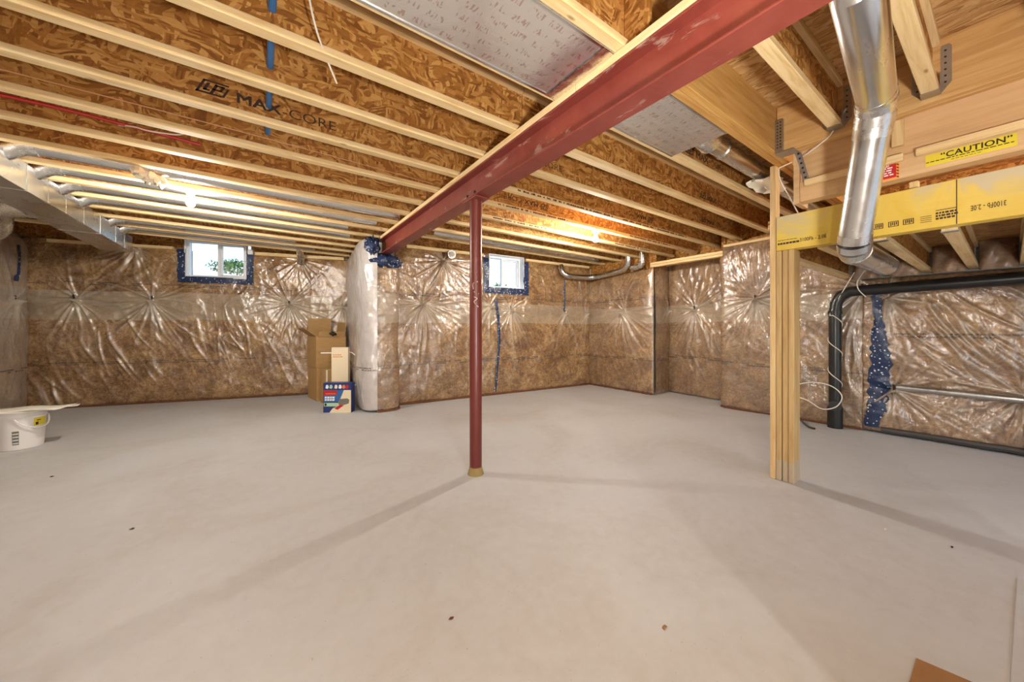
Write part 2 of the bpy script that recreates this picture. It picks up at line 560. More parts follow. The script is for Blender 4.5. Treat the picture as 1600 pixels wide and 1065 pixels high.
    def poly_prism(s, pts, axis_o, ax, ay, an, th):
        """flat polygon pts (2-D) at origin axis_o with in-plane axes ax, ay, thickness th along an"""
        o, ax, ay, an = Vector(axis_o), Vector(ax), Vector(ay), Vector(an)
        n = len(pts)
        vs = [o + ax * p[0] + ay * p[1] for p in pts] + [o + ax * p[0] + ay * p[1] + an * th for p in pts]
        fs = [tuple(range(n))[::-1], tuple(range(n, 2 * n))]
        for i in range(n):
            j = (i + 1) % n
            fs.append((i, j, n + j, n + i))
        return s.add(vs, fs)

    def obox(s, c, ax, ay, az, hx, hy, hz):
        c, ax, ay, az = Vector(c), Vector(ax).normalized(), Vector(ay).normalized(), Vector(az).normalized()
        vs = [c + ax * (hx * i) + ay * (hy * j) + az * (hz * k) for k in (-1, 1) for (i, j) in ((-1, -1), (1, -1), (1, 1), (-1, 1))]
        return s.add(vs, [(0, 3, 2, 1), (4, 5, 6, 7), (0, 1, 5, 4), (1, 2, 6, 5), (2, 3, 7, 6), (3, 0, 4, 7)])

    def lumps(s, c, r, n=14, seed=0, amp=0.3):
        """an irregular lump with three radii"""
        rnd = random.Random(seed)
        ph = [(rnd.uniform(0, 6.28), rnd.uniform(0, 6.28), rnd.randint(2, 6), rnd.randint(2, 6)) for _ in range(6)]
        vs, fs = [], []
        m = n // 2 + 1
        for i in range(m + 1):
            th = PI * i / m
            for k in range(n):
                q = 2 * PI * k / n
                w = 1 + amp * sum(math.sin(a * q + p1) * math.sin(b_ * th + p2) for (p1, p2, a, b_) in ph) / 3
                vs.append((c[0] + r[0] * w * math.sin(th) * math.cos(q), c[1] + r[1] * w * math.sin(th) * math.sin(q), c[2] + r[2] * w * math.cos(th)))
        for i in range(m):
            for k in range(n):
                k2 = (k + 1) % n
                fs.append((i * n + k, (i + 1) * n + k, (i + 1) * n + k2, i * n + k2))
        return s.add(vs, fs)

    def build(s, name, mat, parent=None, smooth=False, loc=None):
        vs = np.array(s.v, dtype=float)
        if parent is not None:
            root = parent
            off = np.array(ROOT_LOC[parent.name])
        else:
            if loc is None:
                mn, mx = vs.min(0), vs.max(0)
                loc = ((mn[0] + mx[0]) / 2, (mn[1] + mx[1]) / 2, mn[2])
            off = np.array(loc)
        me = bpy.data.meshes.new(name)
        me.from_pydata((vs - off).tolist(), [], s.f)
        for m in (mat if isinstance(mat, (list, tuple)) else [mat]):
            me.materials.append(m)
        if isinstance(mat, (list, tuple)):
            me.polygons.foreach_set('material_index', s.mi)
        if smooth:
            me.polygons.foreach_set('use_smooth', [True] * len(me.polygons))
            try:
                me.set_sharp_from_angle(angle=math.radians(40))
            except Exception:
                pass
        me.update()
        o = bpy.data.objects.new(name, me)
        COL.objects.link(o)
        if parent is not None:
            o.parent = parent
        else:
            o.location = Vector(off)
        ROOT_LOC[o.name] = tuple(off)
        return o


def tag(o, label=None, cat=None, group=None, kind=None):
    if label:
        o['label'] = label
    if cat:
        o['category'] = cat
    if group:
        o['group'] = group
    if kind:
        o['kind'] = kind
    return o


def thing(name, label, cat, loc, group=None):
    o = bpy.data.objects.new(name, None)
    o.empty_display_size = 0.1
    COL.objects.link(o)
    o.location = loc
    ROOT_LOC[o.name] = tuple(loc)
    return tag(o, label, cat, group)


def copy_tree(o, loc, label, parent=None):
    c = o.copy()
    COL.objects.link(c)
    if parent is None:
        c.location = loc
        c['label'] = label
        ROOT_LOC[c.name] = tuple(loc)
    else:
        c.parent = parent
        ROOT_LOC[c.name] = ROOT_LOC[parent.name]
    for ch in list(o.children):
        copy_tree(ch, None, None, c)
    return c


def text_mesh(txt, size, weight=0.0, shear=0.0, spacing=1.0):
    cu = bpy.data.curves.new("lettering", 'FONT')
    cu.body = txt
    cu.size = size
    cu.offset = weight
    cu.shear = shear
    cu.space_character = spacing
    cu.align_x = 'LEFT'
    cu.resolution_u = 3
    o = bpy.data.objects.new("lettering", cu)
    COL.objects.link(o)
    bpy.context.view_layer.update()
    me = bpy.data.meshes.new_from_object(o.evaluated_get(bpy.context.evaluated_depsgraph_get()))
    vs = [tuple(v.co) for v in me.vertices]
    fs = [tuple(p.vertices) for p in me.polygons]
    bpy.data.objects.remove(o)
    bpy.data.curves.remove(cu)
    bpy.data.meshes.remove(me)
    return vs, fs


def put_text(mb, txt, size, o, ax, ay, weight=0.0, shear=0.0, stretch=1.0, spacing=1.0):
    vs, fs = text_mesh(txt, size, weight, shear, spacing)
    o, ax, ay = Vector(o), Vector(ax), Vector(ay)
    mb.add([o + ax * (p[0] * stretch) + ay * p[1] for p in vs], fs)
    return max(p[0] for p in vs) * stretch


ORD = ["first", "second", "third", "fourth", "fifth", "sixth", "seventh", "eighth", "ninth", "tenth", "eleventh", "twelfth", "thirteenth", "fourteenth", "fifteenth"]

# ------------------------------------------------------------------ insulated wall panels
rng = np.random.default_rng(5)


def vnoise(x, y, seed):
    r = np.random.default_rng(seed)
    T = r.random((64, 64))
    xi, yi = np.floor(x).astype(int), np.floor(y).astype(int)
    fx, fy = x - xi, y - yi
    fx, fy = fx * fx * (3 - 2 * fx), fy * fy * (3 - 2 * fy)
    g = lambda a, c: T[a % 64, c % 64]
    return (g(xi, yi) * (1 - fx) + g(xi + 1, yi) * fx) * (1 - fy) + (g(xi, yi + 1) * (1 - fx) + g(xi + 1, yi + 1) * fx) * fy - 0.5


def ridge(x):
    s = np.abs(np.sin(x))
    return 1 - s


def panel(name, pts, z0, z1, mat, pinches=(), holes=(), folds=(), bulge=0.05, step=0.0115, seed=1, edge_s=(1, 1), chaikin=0, noise_amp=0.018):
    P = [np.array(p, float) for p in pts]
    for _ in range(chaikin):
        Q = [P[0]]
        for a, c in zip(P[:-1], P[1:]):
            Q += [a * 0.75 + c * 0.25, a * 0.25 + c * 0.75]
        Q.append(P[-1])
        P = Q
    P = np.array(P)
    seg = np.hypot(*(P[1:] - P[:-1]).T)
    cum = np.concatenate([[0], np.cumsum(seg)])
    L = cum[-1]
    ns = max(int(L / step), 4)
    nz = max(int((max(z1) if isinstance(z1, (list, tuple)) else z1) / step), 8)
    s1 = np.linspace(0, L, ns + 1)
    px, py = np.interp(s1, cum, P[:, 0]), np.interp(s1, cum, P[:, 1])
    tx, ty = np.gradient(px, s1), np.gradient(py, s1)
    ln = np.hypot(tx, ty)
    nx, ny = ty / ln, -tx / ln
    ztop = np.interp(s1 / L, np.linspace(0, 1, len(z1)), z1) if isinstance(z1, (list, tuple)) else np.full(ns + 1, z1)
    t = np.linspace(0, 1, nz + 1)
    S = np.repeat(s1[:, None], nz + 1, 1)
    Zc = z0 + t[None, :] * (ztop[:, None] - z0)
    H = np.zeros_like(S)
    ez = np.clip(np.minimum(Zc - z0, ztop[:, None] - Zc) / 0.22, 0, 1)
    es = np.ones_like(S)
    if edge_s[0]:
        es = np.minimum(es, np.clip(S / 0.2, 0, 1))
    if edge_s[1]:
        es = np.minimum(es, np.clip((L - S) / 0.2, 0, 1))
    ed = np.sqrt(np.clip(ez, 0, 1) * (2 - np.clip(ez, 0, 1))) * np.sqrt(es * (2 - es))
    H += bulge * (0.35 + 0.65 * ed)
    H += ed * noise_amp * (vnoise(S * 2.3, Zc * 2.0, seed) * 2 + vnoise(S * 6.1 + 9, Zc * 5.0, seed + 1) + 0.5 * vnoise(S * 17, Zc * 13, seed + 2))
    G = np.zeros_like(S)
    H += ed * 0.006 * (ridge(S * 9 + 5 * vnoise(S * 2, Zc * 1.5, seed + 3) * 2 + Zc * 4) ** 3)
    for (ps, pz, dep, rad) in pinches:
        dx, dz = S - ps, Zc - pz
        r = np.hypot(dx, dz) + 1e-6
        th = np.arctan2(dz, dx)
        H -= dep * np.exp(-r / (rad * 0.42))
        fall = np.exp(-r / rad) * np.clip(r / 0.05, 0, 1)
        wob = 1.6 * vnoise(S * 5, Zc * 5, seed + 11)
        w = ridge(th * 5 + wob + rng.uniform(0, 6)) ** 3
        H += 0.010 * dep / 0.06 * fall * w
        for _ in range(int(26 + 420 * dep)):
            a0 = rng.uniform(-PI, PI) if rng.random() < 0.55 else rng.normal(-PI / 2, 0.55)
            ln_, am, wd = rng.uniform(0.12, 0.45) * rad / 0.45, rng.uniform(0.010, 0.030) * (0.6 + dep * 6), rng.uniform(0.009, 0.018)
            bend = rng.uniform(-0.35, 0.35)
            ca, sa = math.cos(a0), math.sin(a0)
            lo = dx * ca + dz * sa
            pe = -dx * sa + dz * ca - bend * lo * lo
            G += np.clip(am / 0.016, 0, 1) * np.exp(-(pe / (wd * (0.5 + 1.2 * np.clip(lo, 0, 1)))) ** 2) * np.clip(lo / 0.03, 0, 1) * np.exp(-np.clip(lo, 0, 9) / ln_) * (lo > 0)
            H += am * np.exp(-(pe / (wd * (0.6 + 1.5 * np.clip(lo, 0, 1)))) ** 2) * np.clip(lo / 0.03, 0, 1) * np.exp(-np.clip(lo, 0, 9) / ln_) * (lo > 0)
    for (ang, freq, amp, cs, cz, rs, rz) in folds:
        q = S * math.cos(ang) + Zc * math.sin(ang)
        mask = np.exp(-((S - cs) / rs) ** 2 - ((Zc - cz) / rz) ** 2)
        al = -S * math.sin(ang) + Zc * math.cos(ang)
        cq, ca_ = cs * math.cos(ang) + cz * math.sin(ang), -cs * math.sin(ang) + cz * math.cos(ang)
        R_ = max(rs, rz)
        for _ in range(int(freq * R_ * 1.6)):
            q0 = cq + rng.uniform(-1.3, 1.3) * R_
            a0, la = ca_ + rng.uniform(-0.9, 0.9) * R_, rng.uniform(0.10, 0.38)
            sl, wd = rng.normal(0, 0.16), rng.uniform(0.010, 0.024)
            cr_ = rng.uniform(0.25, 1.0) * mask * np.exp(-((q - q0 - sl * (al - a0) - 0.3 * (al - a0) ** 2) / wd) ** 2) * np.exp(-((al - a0) / la) ** 2)
            H += amp * cr_
            G += 0.55 * cr_
    X = px[:, None] + nx[:, None] * H
    Y = py[:, None] + ny[:, None] * H
    idx = np.arange((ns + 1) * (nz + 1)).reshape(ns + 1, nz + 1)
    q = np.stack([idx[:-1, :-1], idx[1:, :-1], idx[1:, 1:], idx[:-1, 1:]], -1)
    keep = np.ones((ns, nz), bool)
    sc, zc = 0.5 * (S[:-1, :-1] + S[1:, 1:]), 0.5 * (Zc[:-1, :-1] + Zc[1:, 1:])
    for (a, c, d, e) in holes:
        keep &= ~((sc > a) & (sc < c) & (zc > d) & (zc < e))
    q = q[keep]
    co = np.stack([X, Y, Zc], -1).reshape(-1, 3)
    c0 = np.array([px.mean(), py.mean(), 0.0])
    me = bpy.data.meshes.new(name)
    me.vertices.add(len(co))
    me.vertices.foreach_set('co', (co - c0).ravel())
    me.loops.add(q.size)
    me.loops.foreach_set('vertex_index', q.ravel().astype(np.int32))
    me.polygons.add(len(q))
    me.polygons.foreach_set('loop_start', np.arange(0, q.size, 4, dtype=np.int32))
    me.polygons.foreach_set('use_smooth', np.ones(len(q), bool))
    uv = np.stack([S, Zc], -1).reshape(-1, 2)[q.ravel()]
    ul = me.uv_layers.new(name='UVMap')
    ul.data.foreach_set('uv', uv.ravel())
    ga = me.attributes.new('gather_highlight', 'FLOAT', 'POINT')
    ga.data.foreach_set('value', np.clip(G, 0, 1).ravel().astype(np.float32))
    me.materials.append(mat)
    me.update(calc_edges=True)
    me.validate()
    o = bpy.data.objects.new(name, me)
    COL.objects.link(o)
    o.location = c0
    ROOT_LOC[o.name] = tuple(c0)
    o['kind'] = 'structure'

    def at(s, z, off=0.0):
        """world point on the surface at distance s along the wall and height z"""
        i = min(max(int(round(s / L * ns)), 0), ns)
        j = min(max(int(round((z - z0) / (ztop[i] - z0) * nz)), 0), nz)
        h = H[i, j] + off
        return Vector((px[i] + nx[i] * h, py[i] + ny[i] * h, z))
    o_at = at
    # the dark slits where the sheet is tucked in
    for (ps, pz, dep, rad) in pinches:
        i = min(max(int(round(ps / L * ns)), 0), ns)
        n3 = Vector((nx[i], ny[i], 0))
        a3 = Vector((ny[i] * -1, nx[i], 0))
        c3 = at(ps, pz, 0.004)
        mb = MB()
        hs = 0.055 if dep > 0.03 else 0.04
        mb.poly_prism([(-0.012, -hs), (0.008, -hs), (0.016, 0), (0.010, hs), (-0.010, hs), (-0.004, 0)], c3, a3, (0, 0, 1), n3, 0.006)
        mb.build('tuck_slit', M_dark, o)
    return o, o_at


# ------------------------------------------------------------------ floor and ceiling
mb = MB()
mb.add([(-3.4, -3.3, 0), (6.6, -3.3, 0), (6.6, 8.5, 0), (-3.4, 8.5, 0), (-3.4, -3.3, -0.1), (6.6, -3.3, -0.1), (6.6, 8.5, -0.1), (-3.4, 8.5, -0.1)],
       [(0, 1, 2, 3), (7, 6, 5, 4), (0, 4, 5, 1), (1, 5, 6, 2), (2, 6, 7, 3), (3, 7, 4, 0)])
tag(mb.build('floor', M_floor, loc=(0, 0, 0)), kind='structure')

ZJ = 2.442       # underside of the joists
DJ = 0.302
ZT = ZJ + DJ
mb = MB().poly_prism([(-3.0, -3.3), (6.3, -3.3), (6.3, 3.75), (5.75, 3.75), (5.75, 5.22), (1.42, 5.55), (1.42, 7.14), (-3.0, 8.37)], (0, 0, ZT), (1, 0, 0), (0, 1, 0), (0, 0, 1), 0.019)
tag(mb.build('ceiling', OSB_DECK, loc=(0, 0, ZT)), kind='structure')

# ------------------------------------------------------------------ insulated walls
W_LEFT, at_left = panel('wall_left', [(-2.80, 3.0), (-2.80, 5.6), (-2.78, 8.12)], 0.015, 2.43, INS['left'],
                        pinches=[(2.0, 1.55, 0.05, 0.5), (3.5, 1.52, 0.05, 0.5), (4.75, 1.55, 0.06, 0.4)], bulge=0.07, step=0.025, seed=3)
A, B = np.array((-2.78, 8.12)), np.array((1.287, 6.99))
W_BACKL, at_backl = panel('wall_back_left', [A, B], 0.015, [2.47, 2.46, 2.44, 2.42, 2.40], INS['back'],
                          pinches=[(0.574, 1.60, 0.06, 0.42), (1.433, 1.61, 0.065, 0.5), (3.283, 1.585, 0.065, 0.5), (4.12, 1.56, 0.04, 0.3), (1.25, 2.40, 0.07, 0.35), (3.45, 2.36, 0.05, 0.35)],
                          holes=[(1.86, 2.68, 1.985, 2.6)],
                          folds=[(0.45, 30, 0.028, 1.35, 0.85, 0.75, 0.55), (0.35, 36, 0.018, 2.5, 1.0, 0.5, 0.5), (-0.2, 42, 0.02, 3.5, 1.1, 0.35, 0.35), (0.5, 34, 0.02, 0.35, 0.25, 0.3, 0.3)], seed=10)
W_RET, at_ret = panel('wall_return', [(1.275, 7.02), (1.22, 6.4), (1.165, 5.75), (1.14, 5.35), (1.155, 5.18), (1.22, 5.09), (1.30, 5.065)], 0.03, 2.40, INS['ret'],
                      pinches=[(0.15, 1.55, 0.04, 0.3)], folds=[(0.2, 44, 0.016, 1.75, 2.0, 0.35, 0.5), (0.1, 40, 0.012, 1.7, 1.0, 0.3, 0.9)], bulge=0.03, chaikin=2, seed=21, edge_s=(1, 0))
W_PIL, at_pil = panel('wall_pilaster', [(1.295, 5.065), (1.42, 5.055), (1.55, 5.06), (1.61, 5.13), (1.63, 5.40)], 0.03, 2.03, INS['pil'],
                      folds=[(1.45, 40, 0.012, 0.2, 1.65, 0.3, 0.5), (0.1, 40, 0.014, 0.22, 1.85, 0.3, 0.2)],
                      bulge=0.022, chaikin=2, seed=20, edge_s=(0, 0))
W_BACKR, at_backr = panel('wall_back_right', [(1.63, 5.375), (5.55, 5.06)], 0.015, 2.40, INS['backr'],
                          pinches=[(0.42, 1.55, 0.065, 0.5), (1.615, 1.55, 0.035, 0.35), (2.01, 1.50, 0.05, 0.45), (3.25, 1.46, 0.04, 0.35), (3.83, 1.48, 0.03, 0.25), (0.75, 2.25, 0.05, 0.4)],
                          holes=[(1.565, 2.28, 1.87, 2.5)],
                          folds=[(0.25, 34, 0.018, 0.7, 1.2, 0.5, 0.3), (0.9, 40, 0.012, 0.5, 2.1, 0.5, 0.25), (0.1, 30, 0.012, 1.1, 0.6, 0.2, 0.7)], seed=30)
W_R1, at_r1 = panel('wall_right_far', [(5.55, 5.06), (5.565, 3.58)], 0.015, [2.13, 2.22], INS['right'],
                    pinches=[(0.868, 1.48, 0.085, 0.45)], folds=[(0.1, 40, 0.012, 0.3, 1.9, 0.4, 0.3)], bulge=0.06, seed=40, step=0.012)
W_R2, at_r2 = panel('wall_step', [(5.565, 3.585), (6.10, 3.62)], 0.015, [2.2, 2.3], INS['right'], pinches=[(0.47, 1.5, 0.03, 0.2)], bulge=0.02, seed=50, edge_s=(0, 1))
W_R3, at_r3 = panel('wall_right_recess', [(6.10, 3.62), (6.0, 2.45)], 0.015, 2.30, INS['right2'],
                    pinches=[(0.53, 1.49, 0.085, 0.42)], folds=[(0.15, 42, 0.02, 0.75, 0.7, 0.3, 0.6), (0.0, 30, 0.016, 0.4, 2.15, 0.4, 0.25)], bulge=0.06, seed=60, step=0.012)
W_R4, at_r4 = panel('wall_right_near', [(6.0, 2.47), (5.60, 2.455), (5.55, 2.44), (5.56, 2.36), (5.60, 1.7), (5.63, 0.98)], 0.015, [2.36, 2.36, 2.35, 2.33], INS['right2'],
                    pinches=[(0.85, 1.57, 0.09, 0.48), (1.93, 1.62, 0.06, 0.35)], folds=[(0.05, 40, 0.022, 0.8, 2.05, 0.25, 0.35), (0.0, 46, 0.022, 1.75, 0.8, 0.2, 0.8)], bulge=0.04, chaikin=1, seed=70, edge_s=(0, 1), step=0.012)
W_R5, at_r5 = panel('wall_right_front', [(5.63, 0.98), (5.72, -0.3), (5.78, -3.2)], 0.015, 1.72, INS['right3'],
                    pinches=[(0.20, 1.50, 0.05, 0.4), (0.24, 0.50, 0.07, 0.40), (1.06, 0.55, 0.08, 0.55)],
                    folds=[(0.62, 34, 0.05, 0.72, 1.25, 0.45, 0.5), (0.55, 20, 0.05, 0.80, 0.85, 0.35, 0.25), (-0.5, 40, 0.03, 0.85, 0.3, 0.25, 0.25)], bulge=0.06, seed=80)

mb = MB()
for (xa, xb, za, zb) in ((-2.8, 1.6, 0, ZJ), (5.2, 5.8, 0, ZJ), (1.6, 5.2, 0, 0.12), (1.6, 5.2, 2.30, ZJ)):
    mb.box(xa, xb, -3.25, -3.15, za, zb)
tag(mb.build('wall_rear', M_grey_board), kind='structure')
wr = bpy.data.objects.new('window_3', None)  # unseen glazed opening, added to let in cool fill daylight
COL.objects.link(wr)
wr.location = (3.4, -3.2, 0.12)
wr['kind'] = 'structure'
ROOT_LOC[wr.name] = (3.4, -3.2, 0.12)
for xa in (1.6, 3.37, 5.14):
    MB().box(xa, xa + 0.06, -3.23, -3.17, 0.12, 2.30).build('frame_bar', M_pvc, wr)
for xa, xb in ((1.66, 3.37), (3.43, 5.14)):
    MB().box(xa, xb, -3.205, -3.195, 0.12, 2.30).build('pane', M_glass, wr)
mb = MB().box(-14, 24, -30, -3.4, -0.4, -0.1)
tag(mb.build('ground_rear', M_ground), kind='structure')
for nm, pts in (('wall_left_near', [(-2.86, -3.2), (-2.86, 3.0)]), ('wall_light_block', [(0.92, -0.66), (2.1, -0.66)])):  # the short partition is unseen, placed to cut lamp light across the floor
    (x0, y0), (x1, y1) = pts
    mb = MB()
    t_ = 0.05
    if y0 == y1:
        mb.box(x0, x1, y0 - t_, y0 + t_, 0, ZJ)
    else:
        mb.box(x0 - t_, x0 + t_, y0, y1, 0, ZJ)
    tag(mb.build(nm, M_grey_board), kind='structure')

# concrete foundation behind the sheets, with the two window openings left free
def slab(name, p0, p1, z0, z1, back=0.13, th=0.16):
    d = Vector((p1[0] - p0[0], p1[1] - p0[1], 0))
    dn = d.normalized()
    n_ = Vector((dn.y, -dn.x, 0))
    c = (Vector((p0[0] + p1[0], p0[1] + p1[1], z0 + z1)) / 2) - n_ * back
    return MB().obox(c, dn, n_, (0, 0, 1), d.length / 2, th / 2, (z1 - z0) / 2)


def foundation(name, p0, p1, z1, hole=None):
    p0, p1 = np.array(p0), np.array(p1)
    L = np.linalg.norm(p1 - p0)
    d = (p1 - p0) / L
    mb = MB()
    if hole is None:
        q = slab(name, p0, p1, 0, z1)
        mb.add(q.v, q.f)
    else:
        a, b_, zb = hole
        for (s0, s1, za, zc) in ((0, a, 0, z1), (b_, L, 0, z1), (a, b_, 0, zb)):
            q = slab(name, p0 + d * s0, p0 + d * s1, za, zc)
            mb.add(q.v, q.f)
    return tag(mb.build(name, M_ground), kind='structure')


foundation('wall_foundation_back', A - (B - A) * 0.05, B + (B - A) * 0.05, 2.44, (1.85 + 0.21, 2.675 + 0.21, 1.97))
foundation('wall_foundation_mid', (1.45, 5.39), (5.75, 5.044), 2.41, (1.56 + 0.18, 2.30 + 0.18, 1.86))
foundation('wall_foundation_return', (1.36, 7.2), (1.36, 5.42), 2.45)
foundation('wall_foundation_left', (-2.80, -3.2), (-2.80, 8.3), 2.5)
foundation('wall_foundation_corner', (5.56, 5.3), (5.58, 3.75), 2.13)
foundation('wall_foundation_step', (5.60, 3.62), (6.3, 3.65), 2.2)
foundation('wall_foundation_recess', (6.13, 3.7), (6.05, 2.3), 2.29)
foundation('wall_foundation_near', (5.66, 2.425), (5.82, -3.2), 2.34)

# earth-coloured foot strip below the sheet, and dark gasket at the right wall
def foot(name, at, s0, s1, mat, h=0.018, w=0.02, n=40):
    mb = MB()
    path = []
    for i in range(n + 1):
        p = at(s0 + (s1 - s0) * i / n, 0.03, 0.012)
        path.append((p.x, p.y, 0.012))
    mb.tube(path, [w * (0.75 + 0.5 * random.random()) * 0.8 for _ in path], 6)
    return tag(mb.build(name, mat, smooth=True), kind='structure')


foot('trim_1', at_backl, 0.05, 4.15, M_dirt)
foot('trim_2', at_backr, 0.05, 3.88, M_dirt)
foot('trim_3', at_pil, 0.0, 0.45, M_dirt)
foot('trim_4', at_r1, 0.0, 1.45, M_dirt, w=0.016)
foot('trim_5', at_r4, 0.35, 1.9, M_dirt, w=0.016)
mb = MB()
mb.tube([tuple(at_r5(0.15 + 0.1 * i, 0.06, 0.012).to_2d()) + (0.045,) for i in range(30)], 0.032, 8)
tag(mb.build('trim_6', M_seal, smooth=True), kind='structure')

# rim boards closing the joist ends
def board(name, x0, x1, y0, y1, z0, z1, mat, label, cat='board', group=None, c=0.003):
    return tag(MB().bbox(x0, x1, y0, y1, z0, z1, c).build(name, mat), label, cat, group)


n_rim = 0
def rim(p0, p1, z0, z1, mat=OSB_WEB, th=0.03):
    global n_rim
    d = Vector((p1[0] - p0[0], p1[1] - p0[1], 0))
    c = Vector(((p0[0] + p1[0]) / 2, (p0[1] + p1[1]) / 2, (z0 + z1) / 2))
    dn = d.normalized()
    mb = MB().obox(c, dn, (-dn.y, dn.x, 0), (0, 0, 1), d.length / 2, th / 2, (z1 - z0) / 2)
    n_rim += 1
    return tag(mb.build('trim_%d' % (10 + n_rim), mat), kind='structure')


def rim_gap(p0, p1, z0, zg, a, b_):
    p0, p1 = np.array(p0), np.array(p1)
    L = np.linalg.norm(p1 - p0)
    d = (p1 - p0) / L
    rim(p0, p0 + d * a, z0, ZT)
    rim(p0 + d * a, p0 + d * b_, zg, ZT)
    rim(p0 + d * b_, p1, z0, ZT)


rim_gap((-2.95, 8.33), (1.45, 7.12), 2.42, 2.60, 2.07, 2.895)
rim((1.30, 7.1), (1.30, 5.6), 2.38, ZT)
rim((1.28, 5.66), (1.62, 5.525), 2.38, ZT)
rim_gap((1.55, 5.53), (5.75, 5.20), 2.39, 2.46, 1.62, 2.42)
rim((5.66, 5.3), (5.66, 3.6), 2.11, ZT)
rim((5.6, 3.74), (6.3, 3.76), 2.18, ZT)
rim((6.2, 3.8), (6.1, 2.4), 2.25, ZT)
rim((5.7, 2.50), (6.3, 2.52), 2.2, ZT)
rim((5.74, 2.55), (5.80, -3.2), 2.32, ZT)
rim((-2.9, 8.3), (-2.9, -3.2), 2.40, ZT)
rim((5.95, 1.2), (5.95, -3.2), 1.6, 2.36)
# sill plates lying on the wall tops
def sill(p0, p1, z0, z1, w, label, mat=SPRUCE):
    d = Vector((p1[0] - p0[0], p1[1] - p0[1], 0))
    c = Vector(((p0[0] + p1[0]) / 2, (p0[1] + p1[1]) / 2, (z0 + z1) / 2))
    dn = d.normalized()
    mb = MB().obox(c, dn, (-dn.y, dn.x, 0), (0, 0, 1), d.length / 2, w / 2, (z1 - z0) / 2)
    return tag(mb.build('sill_plate', mat), label, 'board', 'sill plates on the wall tops')


dL = (B - A) / np.linalg.norm(B - A)
nL = np.array((dL[1], -dL[0]))
pl = lambda s, off=0.0: tuple(A + dL * s + nL * off)
sill(pl(0.3, 0.02), pl(1.72, 0.02), 2.40, 2.442, 0.16, "wooden sill plate on the wall top left of the window over the deep corner")
sill(pl(2.80, 0.02), pl(4.15, 0.02), 2.385, 2.435, 0.16, "wooden sill plate right of the deep window above the cardboard boxes")
sill((2.0 + 1.95, 5.21), (5.5, 5.09), 2.395, 2.44, 0.16, "wooden sill plate right of the window behind the steel column")
sill((1.8, 5.39), (3.1, 5.28), 2.395, 2.44, 0.16, "wooden sill plate left of the window behind the steel column")
p_ = Vector((*pl(2.735, 0.06), 2.435))
tag(MB().obox(p_, (dL[0], dL[1], 0), (nL[0], nL[1], 0), (0, 0, 1), 0.035, 0.03, 0.04).build('foam_block', M_white), "small white foam block at the upper right corner of the deep window", 'foam')
for i, (za, zb, off) in enumerate(((2.262, 2.300, 0.0), (2.222, 2.260, 0.012))):
    board('lintel_plank', 5.50 + off, 5.60 + off, 2.44, 3.62, za, zb, SPRUCE_Y,
          ["upper plank of the doubled wooden lintel over the right wall recess", "lower plank of the doubled wooden lintel over the right wall recess"][i], 'plank', 'doubled lintel planks')
board('top_plate', 5.53, 5.62, 0.95, 2.44, 2.355, 2.39, SPRUCE_Y, "wooden top plate along the silvery wall section left of the post", 'board')

# ------------------------------------------------------------------ steel beam and column
XB0, XB1, XBC = 1.331, 1.464, 1.3975
st = thing('steel_beam', "rust-red painted steel I-beam running under the joists to the insulated pilaster", 'beam', (XBC, 1.2, 2.196))
MB().bbox(XB0, XB1, -3.1, 5.20, 2.196, 2.207, 0.003).build('bottom_flange', M_red, st)
MB().bbox(XB0, XB1, -3.1, 5.20, 2.389, 2.400, 0.003).build('top_flange', M_red, st)
MB().bbox(XBC - 0.004, XBC + 0.004, -3.1, 5.20, 2.207, 2.389, 0.001).build('web', M_red, st)
for dy in (-0.055, 0.065):
    MB().tube([(XBC - 0.04, 2.48 + dy, 2.207), (XBC - 0.04, 2.48 + dy, 2.245)], 0.008, 6).build('bolt', M_dark, st)
# nailing plate in lengths on the beam
ys = [-3.1, -0.9, 1.31, 2.62, 3.9, 5.10]
for i in range(5):
    board('nailing_plate', XB0 - 0.003, XB1 + 0.003, ys[i] + 0.002, ys[i + 1] - 0.002, 2.401, 2.4405, SPRUCE_Y,
          ["length of wooden nailing plate on the red beam behind the viewer", "nearest visible length of wooden nailing plate lying on the red beam", "length of wooden nailing plate on the red beam just above the foil panel end",
           "length of wooden nailing plate on the red beam above the column", "farthest length of wooden nailing plate on the red beam by the pilaster"][i], 'board', 'nailing plate lengths on the steel beam')
cl = thing('steel_column', "slim rust-red round steel column standing under the I-beam", 'column', (XBC, 2.48, 0))
cx, cy = XBC, 2.48
MB().lathe([(0.049, 0.0), (0.049, 2.184)], (cx, cy, 0), 28).build('shaft', M_redcol, cl, True)
MB().bbox(cx - 0.062, cx + 0.062, cy - 0.11, cy + 0.11, 2.184, 2.1955, 0.002).build('cap_plate', M_red, cl)
mb = MB().lathe([(0.066, 0.0), (0.060, 0.02), (0.052, 0.05), (0.0505, 0.06)], (cx, cy, 0), 20)
tag(mb.build('base_collar', M_grout, cl, True), "mottled olive tape around the column foot")
# chalk writing on the shaft, towards the viewer
ch = thing_dir = Vector((-cx, -cy, 0)).normalized()
sd = Vector((ch.y, -ch.x, 0)) * -1
def on_shaft(u, z):
    a = u / 0.0505
    d = ch * math.cos(a) + sd * math.sin(a)
    return (cx + d.x * 0.0500, cy + d.y * 0.0500, z)
mb = MB()
for stroke in ([(0.018, 1.535), (-0.022, 1.52), (-0.020, 1.475)], [(-0.015, 1.455), (0.03, 1.44)], [(-0.012, 1.415), (0.012, 1.40), (-0.014, 1.375), (0.022, 1.335)]):
    mb.tube([on_shaft(u, z) for (u, z) in stroke], 0.0022, 5, smooth_path=5)
tag(mb.build('chalk_mark', M_chalk, cl), "pale chalk scribble")

# ------------------------------------------------------------------ joists
JY = [1.453 + 0.414 * k for k in range(14)]
FW = 0.064


